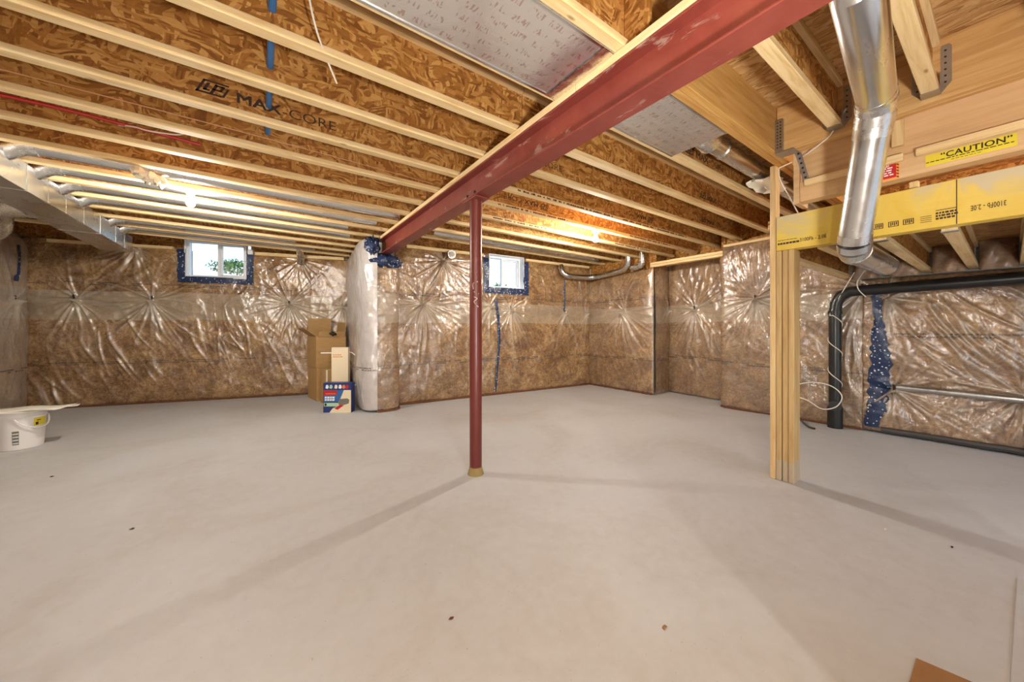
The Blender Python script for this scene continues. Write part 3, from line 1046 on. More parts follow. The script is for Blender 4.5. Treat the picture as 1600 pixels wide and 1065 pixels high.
def joist(x0, x1, y, label, group, z=ZJ, depth=DJ, fh=0.038):
    t_ = thing('floor_joist', label, 'joist', (x0, y, z), group)
    MB().bbox(x0, x1, y - FW / 2, y + FW / 2, z, z + fh, 0.003).build('bottom_flange', SPRUCE, t_)
    MB().bbox(x0, x1, y - FW / 2, y + FW / 2, z + depth - fh, z + depth - 0.0005, 0.003).build('top_flange', SPRUCE, t_)
    MB().box(x0, x1, y - 0.005, y + 0.005, z + fh, z + depth - fh).build('web', OSB_WEB, t_)
    return t_


def web_of(j):
    return [c for c in j.children if c.name.startswith('web')][0]


gl, gr = "wood I-joists left of the red steel beam", "wood I-joists right of the red steel beam"
LEFT, RIGHT = {}, {}
proto = None
for k, y in enumerate(JY):
    lab = "%s wood I-joist back from the foil-covered bay, left of the red beam" % ORD[k]
    x1 = 1.394 if y < 5.3 else 1.27
    if proto is None:
        proto = joist(-2.84, 1.394, y, lab, gl)
        LEFT[k] = proto
    elif x1 > 1.39:
        LEFT[k] = copy_tree(proto, (-2.84, y, ZJ), lab)
    else:
        LEFT[k] = joist(-2.84, x1, y, lab, gl)
proto = None
for k, y in enumerate(JY):
    if y > 5.0:
        break
    lab = "%s wood I-joist back from the foil-covered bay, right of the red beam" % ORD[k]
    x1 = 6.05 if 2.5 < y < 3.6 else 5.70
    if proto is None:
        proto = joist(1.401, 5.70, y, lab, gr)
        RIGHT[k] = proto
    elif x1 < 6:
        RIGHT[k] = copy_tree(proto, (1.401, y, ZJ), lab)
    else:
        RIGHT[k] = joist(1.401, x1, y, lab, gr)
nl = joist(-2.84, 1.394, 1.035, "wood I-joist on the viewer's side of the foil panel, left of the red beam", "wood I-joists nearest the viewer")
joist(-2.84, 1.394, 0.64, "wood I-joist left of the red beam, straight overhead", "wood I-joists nearest the viewer")
joist(-2.84, 1.394, 0.24, "wood I-joist left of the red beam, just behind overhead", "wood I-joists nearest the viewer")
mb = MB().bbox(1.36, 1.385, 0.90, 1.03, ZJ + 0.002, ZT - 0.002)
tag(mb.build('squash_block', OSB_WEB), "upright strand board block at the joist end beside the near foil panel", 'block')
NEAR = [joist(1.401, 3.005, 0.645, "short wood I-joist hung on the header left of the big steel pipe", "short joists hung on the header"),
        joist(1.401, 3.005, 0.253, "short wood I-joist hung on the header right of the big steel pipe", "short joists hung on the header"),
        joist(1.401, 3.005, -0.15, "short wood I-joist hung on the header at the right frame edge", "short joists hung on the header")]

# printed logos on the webs
def logo(j, x, zc, h, flip=False, part=3):
    """the maker's mark; flip = printed upside down; part: 3 whole"""
    y = ROOT_LOC[j.name][1] - 0.0062
    ax, ay = (Vector((1, 0, 0)), Vector((0, 0, 1))) if not flip else (Vector((-1, 0, 0)), Vector((0, 0, -1)))
    o = Vector((x, y, zc)) - ay * (h / 2)
    w = web_of(j)
    # emblem: slanted frame with the two letters
    mb = MB()
    e = h * 1.75
    s = 0.45
    para = lambda a, b_, c, d: [(a + b_ * s, b_), (c + b_ * s, b_), (c + d * s, d), (a + d * s, d)]
    nrm = Vector((0, -1, 0))
    for q in (para(0, 0, e, h * 0.16), para(0, 0, h * 0.18, h * 1.2), para(e - h * 0.02, 0.05 * h, e + h * 0.16, h * 0.9), para(0, h * 1.08, e, h * 1.22),
              para(h * 0.34, h * 0.28, h * 0.56, h * 1.0), para(h * 0.34, h * 0.28, h * 0.80, h * 0.44),
              para(h * 0.88, h * 0.10, h * 1.10, h * 1.0), para(h * 0.88, h * 0.84, h * 1.55, h * 1.0), para(h * 1.36, h * 0.5, h * 1.56, h * 1.0), para(h * 0.88, h * 0.45, h * 1.5, h * 0.6)):
        mb.poly_prism(q, o, ax, ay, nrm, 0.0006)
    tag(mb.build('printed_emblem', M_ink, w), "slanted LP emblem in dark brown ink")
    mb = MB()
    x1 = e + h * 0.95
    for q_, (dx_, dy_) in enumerate(((0, 0), (0.035, 0), (0.07, 0), (0, 0.04), (0.035, 0.04), (0.07, 0.04))):
        wd = put_text(mb, "MAX", h * 1.24, o + ax * (x1 + h * dx_) + ay * (h * dy_) + nrm * (0.0006 + 0.00005 * q_), ax, ay, stretch=1.27)
    tag(mb.build('printed_word', M_ink, w), "bold dark lettering MAX")
    mb = MB()
    put_text(mb, "-CORE", h * 1.28, o + ax * (x1 + wd + h * 0.1) + nrm * 0.0006, ax, ay, stretch=1.25, weight=-h * 0.006)
    tag(mb.build('printed_word', M_ink_thin, w), "thin dark lettering -CORE")


logo(LEFT[3], -0.315, 2.560, 0.067)
logo(RIGHT[2], 1.52, 2.565, 0.058)
logo(RIGHT[3], 4.16, 2.565, 0.058, True)
logo(RIGHT[0], 2.66, 2.555, 0.058)
logo(RIGHT[1], 3.70, 2.555, 0.058)
logo(RIGHT[2], 4.55, 2.555, 0.058)
logo(RIGHT[4], 2.72, 2.565, 0.058, True)

# fine printed rows along the near side of some flanges
rnp = random.Random(21)
for k, xa, xb in ((3, 1.95, 3.3), (3, 3.5, 4.9), (4, 2.0, 3.0), (4, 4.2, 5.2), (5, 2.2, 3.0), (5, 4.4, 5.3)):
    j = RIGHT[k]
    fl = [c for c in j.children if c.name.startswith('bottom_flange')][0]
    y = ROOT_LOC[j.name][1] - FW / 2
    mb = MB()
    xx = xa
    while xx < xb:
        l_ = rnp.uniform(0.008, 0.03)
        mb.box(xx, xx + l_, y - 0.0006, y + 0.0002, ZJ + 0.010, ZJ + 0.010 + rnp.uniform(0.012, 0.018))
        xx += l_ + (0.004 if rnp.random() < 0.75 else 0.03)
    mb.build('printed_row', M_ink, fl)

# ------------------------------------------------------------------ stair trimmer, header, hangers
tr = thing('trimmer_beam', "doubled golden timber trimmer running from the red beam past the metal hanger", 'beam', (3.2, 1.016, ZJ))
MB().bbox(1.468, 5.6, 0.972, 1.0155, ZJ - 0.012, ZT - 0.001, 0.003).build('ply', LVL_X, tr)
MB().bbox(1.468, 5.6, 1.0175, 1.061, ZJ - 0.012, ZT - 0.001, 0.003).build('ply', LVL_X, tr)
hd = thing('header_beam', "wide laminated timber header carrying the short joists beside the steel pipe", 'beam', (3.05, -0.6, 2.412))
MB().bbox(3.010, 3.054, -3.1, 0.968, 2.412, ZT - 0.001, 0.003).build('ply', LVL_Y, hd)
MB().bbox(3.056, 3.100, -3.1, 0.968, 2.412, ZT - 0.001, 0.003).build('ply', LVL_Y, hd)


def hanger(y, w, label):
    h = thing('joist_hanger', label, 'hanger', (3.0, y, ZJ - 0.004), 'galvanised joist hangers')
    MB().box(2.93, 3.006, y - w / 2 - 0.002, y + w / 2 + 0.002, ZJ - 0.004, ZJ - 0.001).build('seat', HANGER, h)
    for sgn in (-1, 1):
        y0 = y + sgn * (w / 2 + 0.002)
        MB().box(2.96, 3.006, min(y0, y0 + sgn * 0.0015), max(y0, y0 + sgn * 0.0015), ZJ - 0.004, ZJ + 0.10).build('cheek', HANGER, h)
        fl = MB().poly_prism([(0, 0.0), (0.038, 0.05), (0.038, 0.24), (0.03, 0.255), (0, 0.255)], (3.0065, y0, ZJ), (0, sgn, 0), (0, 0, 1), (1, 0, 0), 0.002).build('nail_flange', HANGER, h)
        mb = MB()
        for q in range(6):
            mb.box(3.0045, 3.0062, y0 + sgn * 0.016 - 0.004, y0 + sgn * 0.016 + 0.004, ZJ + 0.05 + q * 0.034, ZJ + 0.058 + q * 0.034)
        mb.build('nail_row', M_dark, fl)
    return h


hanger(0.645, FW, "galvanised hanger holding the short joist left of the steel pipe")
hanger(0.253, FW, "galvanised hanger holding the short joist right of the steel pipe")
# heavy hanger at the trimmer corner and the perforated strap below it
h = thing('beam_hanger', "heavy perforated hanger plate in the corner of trimmer and header", 'hanger', (3.0, 0.95, ZJ - 0.02))
MB().box(2.985, 3.008, 0.925, 0.971, ZJ - 0.03, ZJ + 0.20).build('plate', HANGER, h)
mb = MB()
for q in range(9):
    for r_ in range(2):
        mb.box(2.983, 2.9845, 0.934 + r_ * 0.018, 0.942 + r_ * 0.018, ZJ + q * 0.022, ZJ + 0.008 + q * 0.022)
mb.build('nail_row', M_dark, h)
MB().box(2.985, 3.09, 0.86, 0.971, ZJ - 0.034, ZJ - 0.0305).build('seat', HANGER, h)
mb = MB()
a0, a1 = Vector((3.10, 0.872, 2.42)), Vector((3.13, 0.80, 2.07))
dd = (a1 - a0)
strap = thing('perforated_strap', "perforated metal strap hanging down beside the header corner", 'strap', tuple(a1))
mb.obox((a0 + a1) / 2, dd, (0.2, 0.9, -0.1), (1, 0.0, 0.1), dd.length / 2, 0.018, 0.001)
mb.build('band', HANGER, strap)
mb = MB()
for q in range(10):
    mb.obox(a0 + dd * (0.05 + q * 0.1) + Vector((-0.0022, 0, 0)), dd, (0.2, 0.9, -0.1), (1, 0, 0.1), 0.006, 0.006, 0.001)
mb.build('hole_row', M_dark, strap)

# boards between the header and the dropped beam
board('plywood_riser', 3.125, 3.15, -3.1, 0.865, 2.20, 2.43, PLY_Y, "tan plywood strip right below the laminated header", 'board')
board('ledger_strip', 3.080, 3.1118, -1.4, 0.318, 2.163, 2.206, SPRUCE_Y, "pale ledger strip directly above the yellow CAUTION label", 'board', 'ledger strips')
board('ledger_strip', 3.080, 3.1118, 0.366, 0.83, 2.160, 2.203, SPRUCE_Y, "pale ledger strip above the red warning sign", 'board', 'ledger strips')
board('rim_board', 3.112, 3.21, -3.1, 0.865, 2.064, 2.20, PLY_Y, "tan rim board carrying the CAUTION label and the red sign", 'board')
board('end_board', 3.11, 3.30, 0.866, 0.90, 2.055, 2.43, PLY_Y, "tan upright end board at the corner beside the perforated strap", 'board')
board('cripple_block', 3.09, 3.124, 0.365, 0.415, 2.255, 2.41, SPRUCE_Z, "small upright wood block below the header, right of the pipe", 'block')
board('shim_block', 3.235, 3.275, 0.32, 0.36, 2.025, 2.062, SPRUCE_Z, "small grey wood shim standing on the yellow beam", 'block')
# caution label
cs = thing('caution_label', "long yellow label reading CAUTION on the tan rim board", 'label', (3.11, 0.13, 2.09))
MB().box(3.1095, 3.1115, -0.020, 0.283, 2.092, 2.156).build('backing', M_yellow, cs)
mb = MB()
put_text(mb, "\u201cCAUTION\u201d", 0.042, (3.1088, 0.228, 2.122), (0, -1, 0), (0, 0, 1), weight=0.0008, stretch=1.0, spacing=1.05)
tag(mb.build('lettering', M_dark, cs), "black word CAUTION in quotation marks")
mb = MB()
yy = 0.28
rn = random.Random(3)
while yy > -0.01:
    l_ = rn.uniform(0.008, 0.022)
    mb.box(3.1086, 3.1093, yy - l_, yy, 2.112, 2.1165)
    yy -= l_ + 0.004
mb.build('small_print', M_dark, cs)
mb = MB()
yy = 0.19
while yy > 0.10:
    l_ = rn.uniform(0.006, 0.014)
    mb.box(3.1086, 3.1093, yy - l_, yy, 2.101, 2.1035)
    yy -= l_ + 0.004
mb.build('small_print', M_ink, cs)
# red warning sign
rs = thing('warning_sign', "red warning sign with striped orange border, half behind the steel pipe", 'sign', (3.11, 0.47, 2.066))
MB().box(3.1098, 3.1115, 0.385, 0.565, 2.066, 2.182).build('border', M_sign_orange, rs)
for q in range(6):
    MB().poly_prism([(0, 0), (0.010, 0.006), (0.010, 0.016), (0, 0.010)], (3.1097, 0.386, 2.070 + q * 0.018), (0, 1, 0), (0, 0, 1), (-1, 0, 0), 0.0004).build('stripe', M_sign_black, rs)
for q in range(7):
    MB().poly_prism([(0, 0), (0.012, 0), (0.018, 0.009), (0.006, 0.009)], (3.1097, 0.392 + q * 0.024, 2.172), (0, 1, 0), (0, 0, 1), (-1, 0, 0), 0.0004).build('stripe', M_sign_black, rs)
MB().box(3.1090, 3.1099, 0.397, 0.553, 2.078, 2.170).build('panel', M_sign_red, rs)
mb = MB()
put_text(mb, "WARNING!", 0.026, (3.1083, 0.548, 2.148), (0, -1, 0), (0, 0, 1), weight=0.0006, stretch=0.92)
for q in range(4):
    yy = 0.545
    while yy > 0.415:
        l_ = rn.uniform(0.010, 0.026)
        mb.box(3.1082, 3.1089, yy - l_, yy, 2.136 - q * 0.014, 2.143 - q * 0.014)
        yy -= l_ + 0.005
mb.build('lettering', M_white, rs)

# dropped yellow beam and its writing
yb = thing('yellow_beam', "yellow-coated laminated timber beam resting on the wooden post", 'beam', (3.28, -0.5, 1.762))
MB().bbox(3.240, 3.284, -3.1, 1.046, 1.762, 2.022, 0.003).build('ply', M_yel, yb)
MB().bbox(3.286, 3.330, -3.1, 1.046, 1.762, 2.022, 0.003).build('ply', M_yel, yb)
dn_, up_ = Vector((0, -1, 0)), Vector((0, 0, 1))
mb = MB()
put_text(mb, "3100Fb - 2.0E", 0.036, (3.2392, 0.90, 1.806), dn_, up_, weight=0.0006, spacing=1.05, stretch=0.72)
tag(mb.build('lettering', M_ink, yb), "black grade stamp 3100Fb - 2.0E, upright")
mb = MB()
put_text(mb, "3100Fb - 2.0E", 0.040, (3.2392, 0.012, 1.852), -dn_, -up_, weight=0.0006, spacing=1.05, stretch=0.50)
tag(mb.build('lettering', M_ink, yb), "black grade stamp 3100Fb - 2.0E, upside down")
mb = MB()
for (y0, n_, z) in ((1.035, 7, 1.805), (1.035, 6, 1.835)):
    yy = y0
    for q in range(n_):
        l_ = rn.uniform(0.008, 0.02)
        mb.box(3.2390, 3.2396, yy - l_, yy, z, z + 0.014 if z < 1.82 else z + 0.004)
        yy -= l_ + 0.003
mb.build('small_print', M_ink, yb)
for q, y0 in enumerate((0.515, 0.448, 0.385)):
    mb = MB()
    mb.box(3.2390, 3.2396, y0 - 0.045, y0, 1.836, 1.840)
    mb.box(3.2390, 3.2396, y0 - 0.045, y0, 1.806, 1.810)
    mb.box(3.2390, 3.2396, y0 - 0.004, y0, 1.806, 1.840)
    mb.box(3.2390, 3.2396, y0 - 0.045, y0 - 0.041, 1.806, 1.840)
    for r_ in range(4):
        mb.box(3.2390, 3.2396, y0 - 0.014 - r_ * 0.008, y0 - 0.009 - r_ * 0.008, 1.812 + (r_ % 2) * 0.004, 1.834)
    mb.build('stamp', M_ink, yb)
for y0, n_ in ((0.315, 4), (0.60, 4)):
    mb = MB()
    for q in range(n_):
        mb.box(3.2390, 3.2396, y0 - 0.045, y0, 1.802 + q * 0.011, 1.805 + q * 0.011)
    mb.build('stamp', M_ink, yb)
mb = MB()
for r_ in range(3):
    yy = 0.255
    while yy > 0.185:
        l_ = rn.uniform(0.006, 0.016)
        mb.box(3.2390, 3.2396, yy - l_, yy, 1.806 + r_ * 0.016, 1.817 + r_ * 0.016)
        yy -= l_ + 0.003
mb.box(3.2390, 3.2396, 0.18, 0.255, 1.858, 1.862)
mb.build('stamp', M_ink, yb)
MB().box(3.2388, 3.2396, 0.176, 0.180, 1.764, 2.018).build('pencil_line', M_ink, yb)

# post
po = thing('timber_post', "built-up wooden post with grey-stained foot standing on the floor", 'post', (3.305, 0.99, 0))
for q in range(3):
    y0 = 0.934 + q * 0.0395
    MB().bbox(3.240 + 0.006 * (q % 2), 3.372, y0, y0 + 0.0355, 0, 1.7615, 0.005).build('ply', M_post, po)
tag(MB().bbox(3.238, 3.33, 1.050, 1.0865, 0, 2.428, 0.004).build('tall_stud', SPRUCE_Z), "single tall stud nailed to the far side of the built-up post", 'stud')

# landing floor joists beyond the dropped beam
ZL = 1.750
for y, lab in ((1.10, "pale joist under the dropped landing floor right behind the post"), (0.79, "landing floor joist just left of the steel pipe's lower end"), (0.50, "landing floor joist just right of the steel pipe's lower end"),
               (0.21, "landing floor joist below the upside-down grade stamp"), (-0.08, "landing floor joist at the right edge of the picture"), (-0.37, "landing floor joist outside the right frame edge")):
    j = joist(3.333, 5.72, y, lab, 'joists of the dropped landing floor', ZL, 0.25)
    if 0 < y < 0.6:
        MB().box(3.335, 3.40, y - FW / 2 - 0.002, y + FW / 2 + 0.002, ZL - 0.004, ZL - 0.001).build('hanger_seat', HANGER, j)
mb = MB().box(3.30, 5.9, -3.1, 1.12, 2.0005, 2.019)
tag(mb.build('ceiling_landing', OSB_DECK), kind='structure')
for i, y in enumerate((0.94, 0.645, 0.355, 0.065, -0.225)):
    mb = MB()
    vs, fs = [], []
    nx_, nz_ = 12, 10
    for a in range(nx_ + 1):
        for c_ in range(nz_ + 1):
            u_, w_ = a / nx_, c_ / nz_
            yy = y - 0.108 + 0.216 * u_
            h_ = 0.10 * (math.sin(PI * u_) ** 0.5) * (math.sin(PI * (0.1 + 0.85 * w_)) ** 0.6) + 0.03 * math.sin(7 * u_ + 5 * w_ + i * 2) * math.sin(PI * u_)
            vs.append((5.60 - h_ - 0.06 * (1 - w_), yy, ZL - 0.03 + 0.275 * w_))
    for a in range(nx_):
        for c_ in range(nz_):
            p = a * (nz_ + 1) + c_
            fs.append((p, p + nz_ + 1, p + nz_ + 2, p + 1))
    mb.add(vs, fs)
    o = mb.build('insulation_batt', INS['batt'], smooth=True)
    uvl = o.data.uv_layers.new(name='UVMap')
    for lp in o.data.loops:
        co = o.data.vertices[lp.vertex_index].co
        uvl.data[lp.index].uv = (co.y + i * 3.1, co.z)
    tag(o, ["brown insulation stuffed behind the post under the landing floor", "brown insulation stuffed beside the steel pipe end", "brown insulation puff between the two hanger-held landing joists",
            "brown insulation puff near the right frame edge under the landing", "brown insulation puff beyond the right frame edge"][i], 'insulation', 'insulation puffs between landing joists')

# ------------------------------------------------------------------ foil panels and ducts
def foil(x0, x1, y0, y1, label, seed):
    nx_, ny_ = 40, 14
    r_ = np.random.default_rng(seed)
    mb = MB()
    vs, fs = [], []
    for a in range(nx_ + 1):
        for c_ in range(ny_ + 1):
            x, y = x0 + (x1 - x0) * a / nx_, y0 + (y1 - y0) * c_ / ny_
            e = min(1, min(c_, ny_ - c_) / 3.0)
            vs.append((x, y, ZJ - 0.003 - 0.006 * e * (0.5 + 0.5 * math.sin(x * 7 + seed) * math.sin(y * 11))))
    for a in range(nx_):
        for c_ in range(ny_):
            p = a * (ny_ + 1) + c_
            fs.append((p, p + 1, p + ny_ + 2, p + ny_ + 1))
    mb.add(vs, fs)
    nv = len(vs)
    mb.add([(x0, y0, ZJ - 0.001), (x1, y0, ZJ - 0.001), (x1, y1, ZJ - 0.001), (x0, y1, ZJ - 0.001)], [(0, 1, 2, 3)])
    t_ = thing('foil_sheet', label, 'foil panel', ((x0 + x1) / 2, (y0 + y1) / 2, ZJ - 0.01), 'printed foil sheets closing a joist bay')
    mb.build('sheet', M_foil, t_, True)
    for yy in (y0 + 0.008, y1 - 0.008):
        MB().box(x0, x1, yy - 0.006, yy + 0.006, ZJ - 0.0075, ZJ - 0.0035).build('edge_fold', GALV, t_)
    return t_


fl_ = foil(-2.7, 1.325, 1.055, 1.462, "large printed silver foil sheet under the joists, left of the red beam", 2)
mb = MB()
vs, fs = [], []
for a in range(15):
    y = 1.058 + 0.40 * a / 14
    for c_ in range(7):
        x = 1.255 + 0.075 * c_ / 6
        vs.append((x, y, ZJ - 0.0105 - 0.0012 * math.sin(c_ * 2.6 + y * 18) - 0.0008 * math.sin(y * 40 + c_)))
for a in range(14):
    for c_ in range(6):
        p = a * 7 + c_
        fs.append((p, p + 1, p + 8, p + 7))
mb.add(vs, fs)
tag(mb.build('crumpled_tape', M_dfoil, fl_, True), "crumpled bright foil tape along the beam edge")
foil(1.470, 2.472, 1.063, 1.452, "small printed silver foil sheet between the red beam and the round duct", 5)


def duct_with_seams(name, pts, r, label, cat='duct', group=None, mat=GALV, rings=(), n=20, smooth=6):
    t_ = thing(name, label, cat, pts[0], group)
    MB().tube(pts, r, n, smooth_path=smooth).build('pipe', mat, t_, True)
    for (p, q) in rings:
        p, q = Vector(p), Vector(q)
        d = (q - p).normalized()
        MB().tube([p - d * 0.006, p + d * 0.006], r + 0.004, n).build('seam_ring', mat, t_, True)
    return t_


# big steel pipe: in the bay, down in front of the header, then under the landing joists
R6 = 0.074
pA, pB, pC, pD = Vector((1.60, 0.300, 2.345)), Vector((2.555, 0.392, 2.315)), Vector((2.868, 0.544, 1.630)), Vector((3.97, 0.562, 1.655))
t_ = thing('steel_pipe', "large shiny round steel duct dropping from the ceiling past the CAUTION label", 'duct', tuple(pC))
MB().tube([pA + Vector((0.0, 0, 0.33)), pA + Vector((0, 0, 0.06)), pA + Vector((0.06, 0.005, 0)), pA.lerp(pB, 0.5), pB + (pA - pB).normalized() * 0.09], R6, 28).build('upper_section', GALV, t_, True)
d1, d2, d3 = (pB - pA).normalized(), (pC - pB).normalized(), (pD - pC).normalized()
def elbow(p, da, db, r, seg):
    mb = MB()
    a, c_ = p - da * r, p + db * r
    pts = []
    for i in range(seg + 1):
        t = i / seg
        pts.append(a * (1 - t) ** 2 + p * 2 * t * (1 - t) + c_ * t * t)
    for i in range(seg):
        e = (pts[i + 1] - pts[i]) * 0.04
        mb.tube([pts[i] - e, pts[i + 1] + e], [R6 + 0.002 + 0.003 * (i % 2)] * 2, 28)
    return mb
elbow(pB, d1, d2, 0.10, 4).build('upper_elbow', M_dfoil, t_, True)
MB().tube([pB + d2 * 0.09, pC - d2 * 0.09], [R6 * 0.985, R6 * 0.985], 28).build('middle_section', GALV, t_, True)
MB().tube([pB + d2 * 0.10, pB + d2 * 0.16], R6 + 0.003, 28).build('collar', M_dfoil, t_, True)
elbow(pC, d2, d3, 0.10, 4).build('lower_elbow', GALV, t_, True)
MB().tube([pC + d3 * 0.09, pD], R6 * 0.985, 28).build('lower_section', GALV, t_, True)
MB().tube([pD - d3 * 0.01, pD + d3 * 0.004], R6 + 0.002, 28, cap=False).build('end_ring', HANGER, t_, True)

# round duct starting at the small foil panel
t_ = thing('round_duct', "round steel duct leaving the small foil sheet towards the right wall", 'duct', (2.5, 1.26, 2.45))
MB().tube([(2.44, 1.25, 2.60), (2.52, 1.25, 2.535), (2.64, 1.25, 2.513)], 0.085, 24, smooth_path=5).build('boot', M_dfoil, t_, True)
MB().tube([(2.62, 1.25, 2.515), (5.5, 1.27, 2.52)], 0.066, 24).build('pipe', GALV, t_, True)
MB().tube([(2.80, 1.25, 2.513), (2.84, 1.25, 2.513)], 0.072, 24).build('clamp_band', M_dfoil, t_, True)
mb = MB().lumps((3.66, 1.25, 2.435), (0.22, 0.10, 0.035), 16, 4, 0.5)
tag(mb.build('foam_tuft', M_tuft, smooth=True), "ragged white foam under the round duct behind the tall stud", 'foam')

# rectangular trunk duct at the left
td = thing('trunk_duct', "long rectangular galvanised trunk duct under the joists at the left", 'duct', (-1.63, 4.5, 2.225))
MB().bbox(-1.79, -1.485, 0.4, 7.09, 2.225, 2.438, 0.003).build('casing', GALV_Y, td)
for y in (3.0, 4.38, 5.9):
    MB().box(-1.794, -1.482, y - 0.006, y + 0.006, 2.221, 2.4385).build('seam_band', HANGER, td)
for y in (3.55, 4.72, 5.05, 5.45, 6.4, 6.75):
    MB().box(-1.4853, -1.4835, y - 0.002, y + 0.002, 2.228, 2.436).build('crease', GALV, td)
for k, xe in ((6, 1.30), (7, 1.15), (8, 0.9), (9, 1.0), (11, 0.4), (12, 0.7)):
    y = (JY[k] + JY[k + 1]) / 2
    rank = [6, 7, 8, 9, 11, 12].index(k)
    t_ = thing('branch_duct', "%s round steel branch duct leaving the trunk duct, counted from the viewer" % ORD[rank], 'duct', (-1.5, y, 2.44), 'round branch ducts between the left joists')
    MB().tube([(-1.43, y, 2.505), (xe, y, 2.505)], 0.062, 18).build('pipe', GALV, t_, True)
    MB().tube([(-1.56, y, 2.41), (-1.50, y, 2.445), (-1.44, y, 2.49), (-1.36, y, 2.505)], 0.070, 14, smooth_path=3).build('take_off', M_dfoil, t_, True)
mb = MB()
for q in range(5):
    mb.lumps((-0.83 + 0.03 * q, 4.12 + 0.02 * (q % 3), 2.45 - 0.012 * q), (0.045, 0.05, 0.045), 10, 20 + q, 0.7)
tag(mb.build('foam_tuft', M_tuft, smooth=True), "pale foam clump wrapped around the nearest branch duct", 'foam')
# side elbow at the far left
t_ = thing('foil_elbow', "fat crinkled foil elbow between the trunk duct and left wall", 'duct', (-2.05, 5.75, 2.2))
MB().tube([(-1.78, 5.35, 2.33), (-1.98, 5.45, 2.325), (-2.12, 5.62, 2.27), (-2.2, 5.8, 2.16), (-2.45, 5.95, 2.12), (-2.66, 5.97, 2.12)], [0.12, 0.125, 0.135, 0.13, 0.12, 0.12], 22, smooth_path=5).build('pipe', M_dfoil, t_, True)
# small foil elbows near the back walls
e1 = at_backl(3.45, 2.3)
t_ = thing('vent_elbow', "small silver vent elbow entering the wall right of the deep window", 'duct', tuple(e1), 'small vent elbows at the back walls')
MB().tube([(e1.x - 0.06, e1.y - 0.42, 2.50), (e1.x - 0.03, e1.y - 0.30, 2.47), (e1.x, e1.y - 0.18, 2.40), (e1.x + 0.01, e1.y - 0.05, 2.29)], 0.055, 16, smooth_path=4).build('pipe', M_dfoil, t_, True)
e2 = at_backr(0.88, 2.36)
t_ = thing('vent_elbow', "small silver vent stub on the wall just left of the column", 'duct', tuple(e2), 'small vent elbows at the back walls')
MB().tube([(e2.x - 0.02, e2.y - 0.10, 2.35), (e2.x, e2.y + 0.05, 2.36)], 0.065, 18).build('pipe', M_dfoil, t_, True)
MB().tube([(e2.x - 0.022, e2.y - 0.112, 2.35), (e2.x - 0.02, e2.y - 0.10, 2.35)], 0.05, 18).build('cap', GALV, t_, True)
# long duct in the right far corner
pts = [(4.70, 5.02, 2.38), (4.72, 4.98, 2.24), (4.85, 4.93, 2.175), (5.30, 4.86, 2.175), (5.42, 4.65, 2.19), (5.42, 4.2, 2.225), (5.40, 4.05, 2.27), (5.38, 3.98, 2.36), (5.36, 3.97, 2.50)]
t_ = thing('corner_duct', "thin steel duct bending around the far right corner under the joists", 'duct', pts[2])
MB().tube(pts, 0.052, 16, smooth_path=5).build('pipe', GALV, t_, True)
t_ = thing('corner_elbow', "short steel elbow beside the corner duct's rising end", 'duct', (5.42, 3.74, 2.3))
MB().tube([(5.44, 3.95, 2.24), (5.43, 3.78, 2.265), (5.42, 3.72, 2.33), (5.41, 3.72, 2.50)], 0.05, 16, smooth_path=5).build('pipe', M_dfoil, t_, True)
mbp = MB().tube([(1.9, (JY[7] + JY[8]) / 2, 2.49), (5.3, (JY[7] + JY[8]) / 2, 2.49)], 0.055, 16)
tag(mbp.build('branch_duct', GALV, smooth=True), "long round steel duct between joists right of the column, near the back wall", 'duct')

# ------------------------------------------------------------------ lamps
def lamp(x, y, z, label, drop=True):
    t_ = thing('ceiling_lamp', label, 'lamp', (x, y, ZJ - 0.15), 'bare bulb lamps under the joists')
    MB().lathe([(0.052, ZJ - 0.0015), (0.052, ZJ - 0.012), (0.040, ZJ - 0.022), (0.028, ZJ - 0.050), (0.024, ZJ - 0.058)][::-1], (x, y, 0), 20).build('holder', M_porcelain, t_, True)
    zc = ZJ - 0.125
    prof = [(0.012, zc + 0.068), (0.014, zc + 0.05), (0.024, zc + 0.030), (0.032, zc + 0.006), (0.032, zc - 0.008), (0.026, zc - 0.024), (0.014, zc - 0.033), (0.002, zc - 0.036)]
    MB().lathe(prof[::-1], (x, y, 0), 20).build('bulb', M_bulb, t_, True)
    return t_


lamp(-0.54, JY[7], 2.29, "lit bare bulb below the far left joists above the deep window side")
lamp(3.53, JY[4], 2.29, "lit bare bulb below the joists right of the steel column")
lamp(0.2, -1.7, 2.29, "added unseen bulb behind the viewer by the light-blocking wall end")  # unseen bulb added for the light boundary on the floor
lamp(-1.7, -0.9, 2.29, "added fill bulb behind the viewer at the left")  # unseen bulb added as fill for the room
lamp(4.2, -1.5, 2.29, "added fill bulb out of view behind the light-blocking wall at the right")  # out-of-view bulb added to brighten the right side

# added unseen fill lamp behind the viewer, tilted up to brighten the joists
wl_p = Vector((0.30, -0.62, 0.90))
t_ = thing('fill_lamp', "added yellow fill lamp on a tripod behind the viewer, brightening the ceiling", 'lamp', (wl_p.x, wl_p.y, 0))
for q in range(3):
    a = q * 2 * PI / 3 + 0.4
    MB().tube([(wl_p.x, wl_p.y, 0.45), (wl_p.x + 0.26 * math.cos(a), wl_p.y + 0.26 * math.sin(a), 0.01)], 0.010, 8).build('leg', M_black, t_, True)
MB().tube([(wl_p.x, wl_p.y, 0.42), (wl_p.x, wl_p.y, 0.88)], 0.014, 10).build('pole', M_black, t_, True)
aim = Vector((0.52, 0.62, 0.60)).normalized()
MB().tube([wl_p - aim * 0.08, wl_p - aim * 0.02, wl_p], [0.05, 0.11, 0.13], 20).build('reflector', M_yellow, t_, True)
ld = bpy.data.lights.new('fill_lamp_beam', 'SPOT')
ld.energy = FILL_LAMP_WATTS
ld.spot_size = math.radians(140)
ld.spot_blend = 0.7
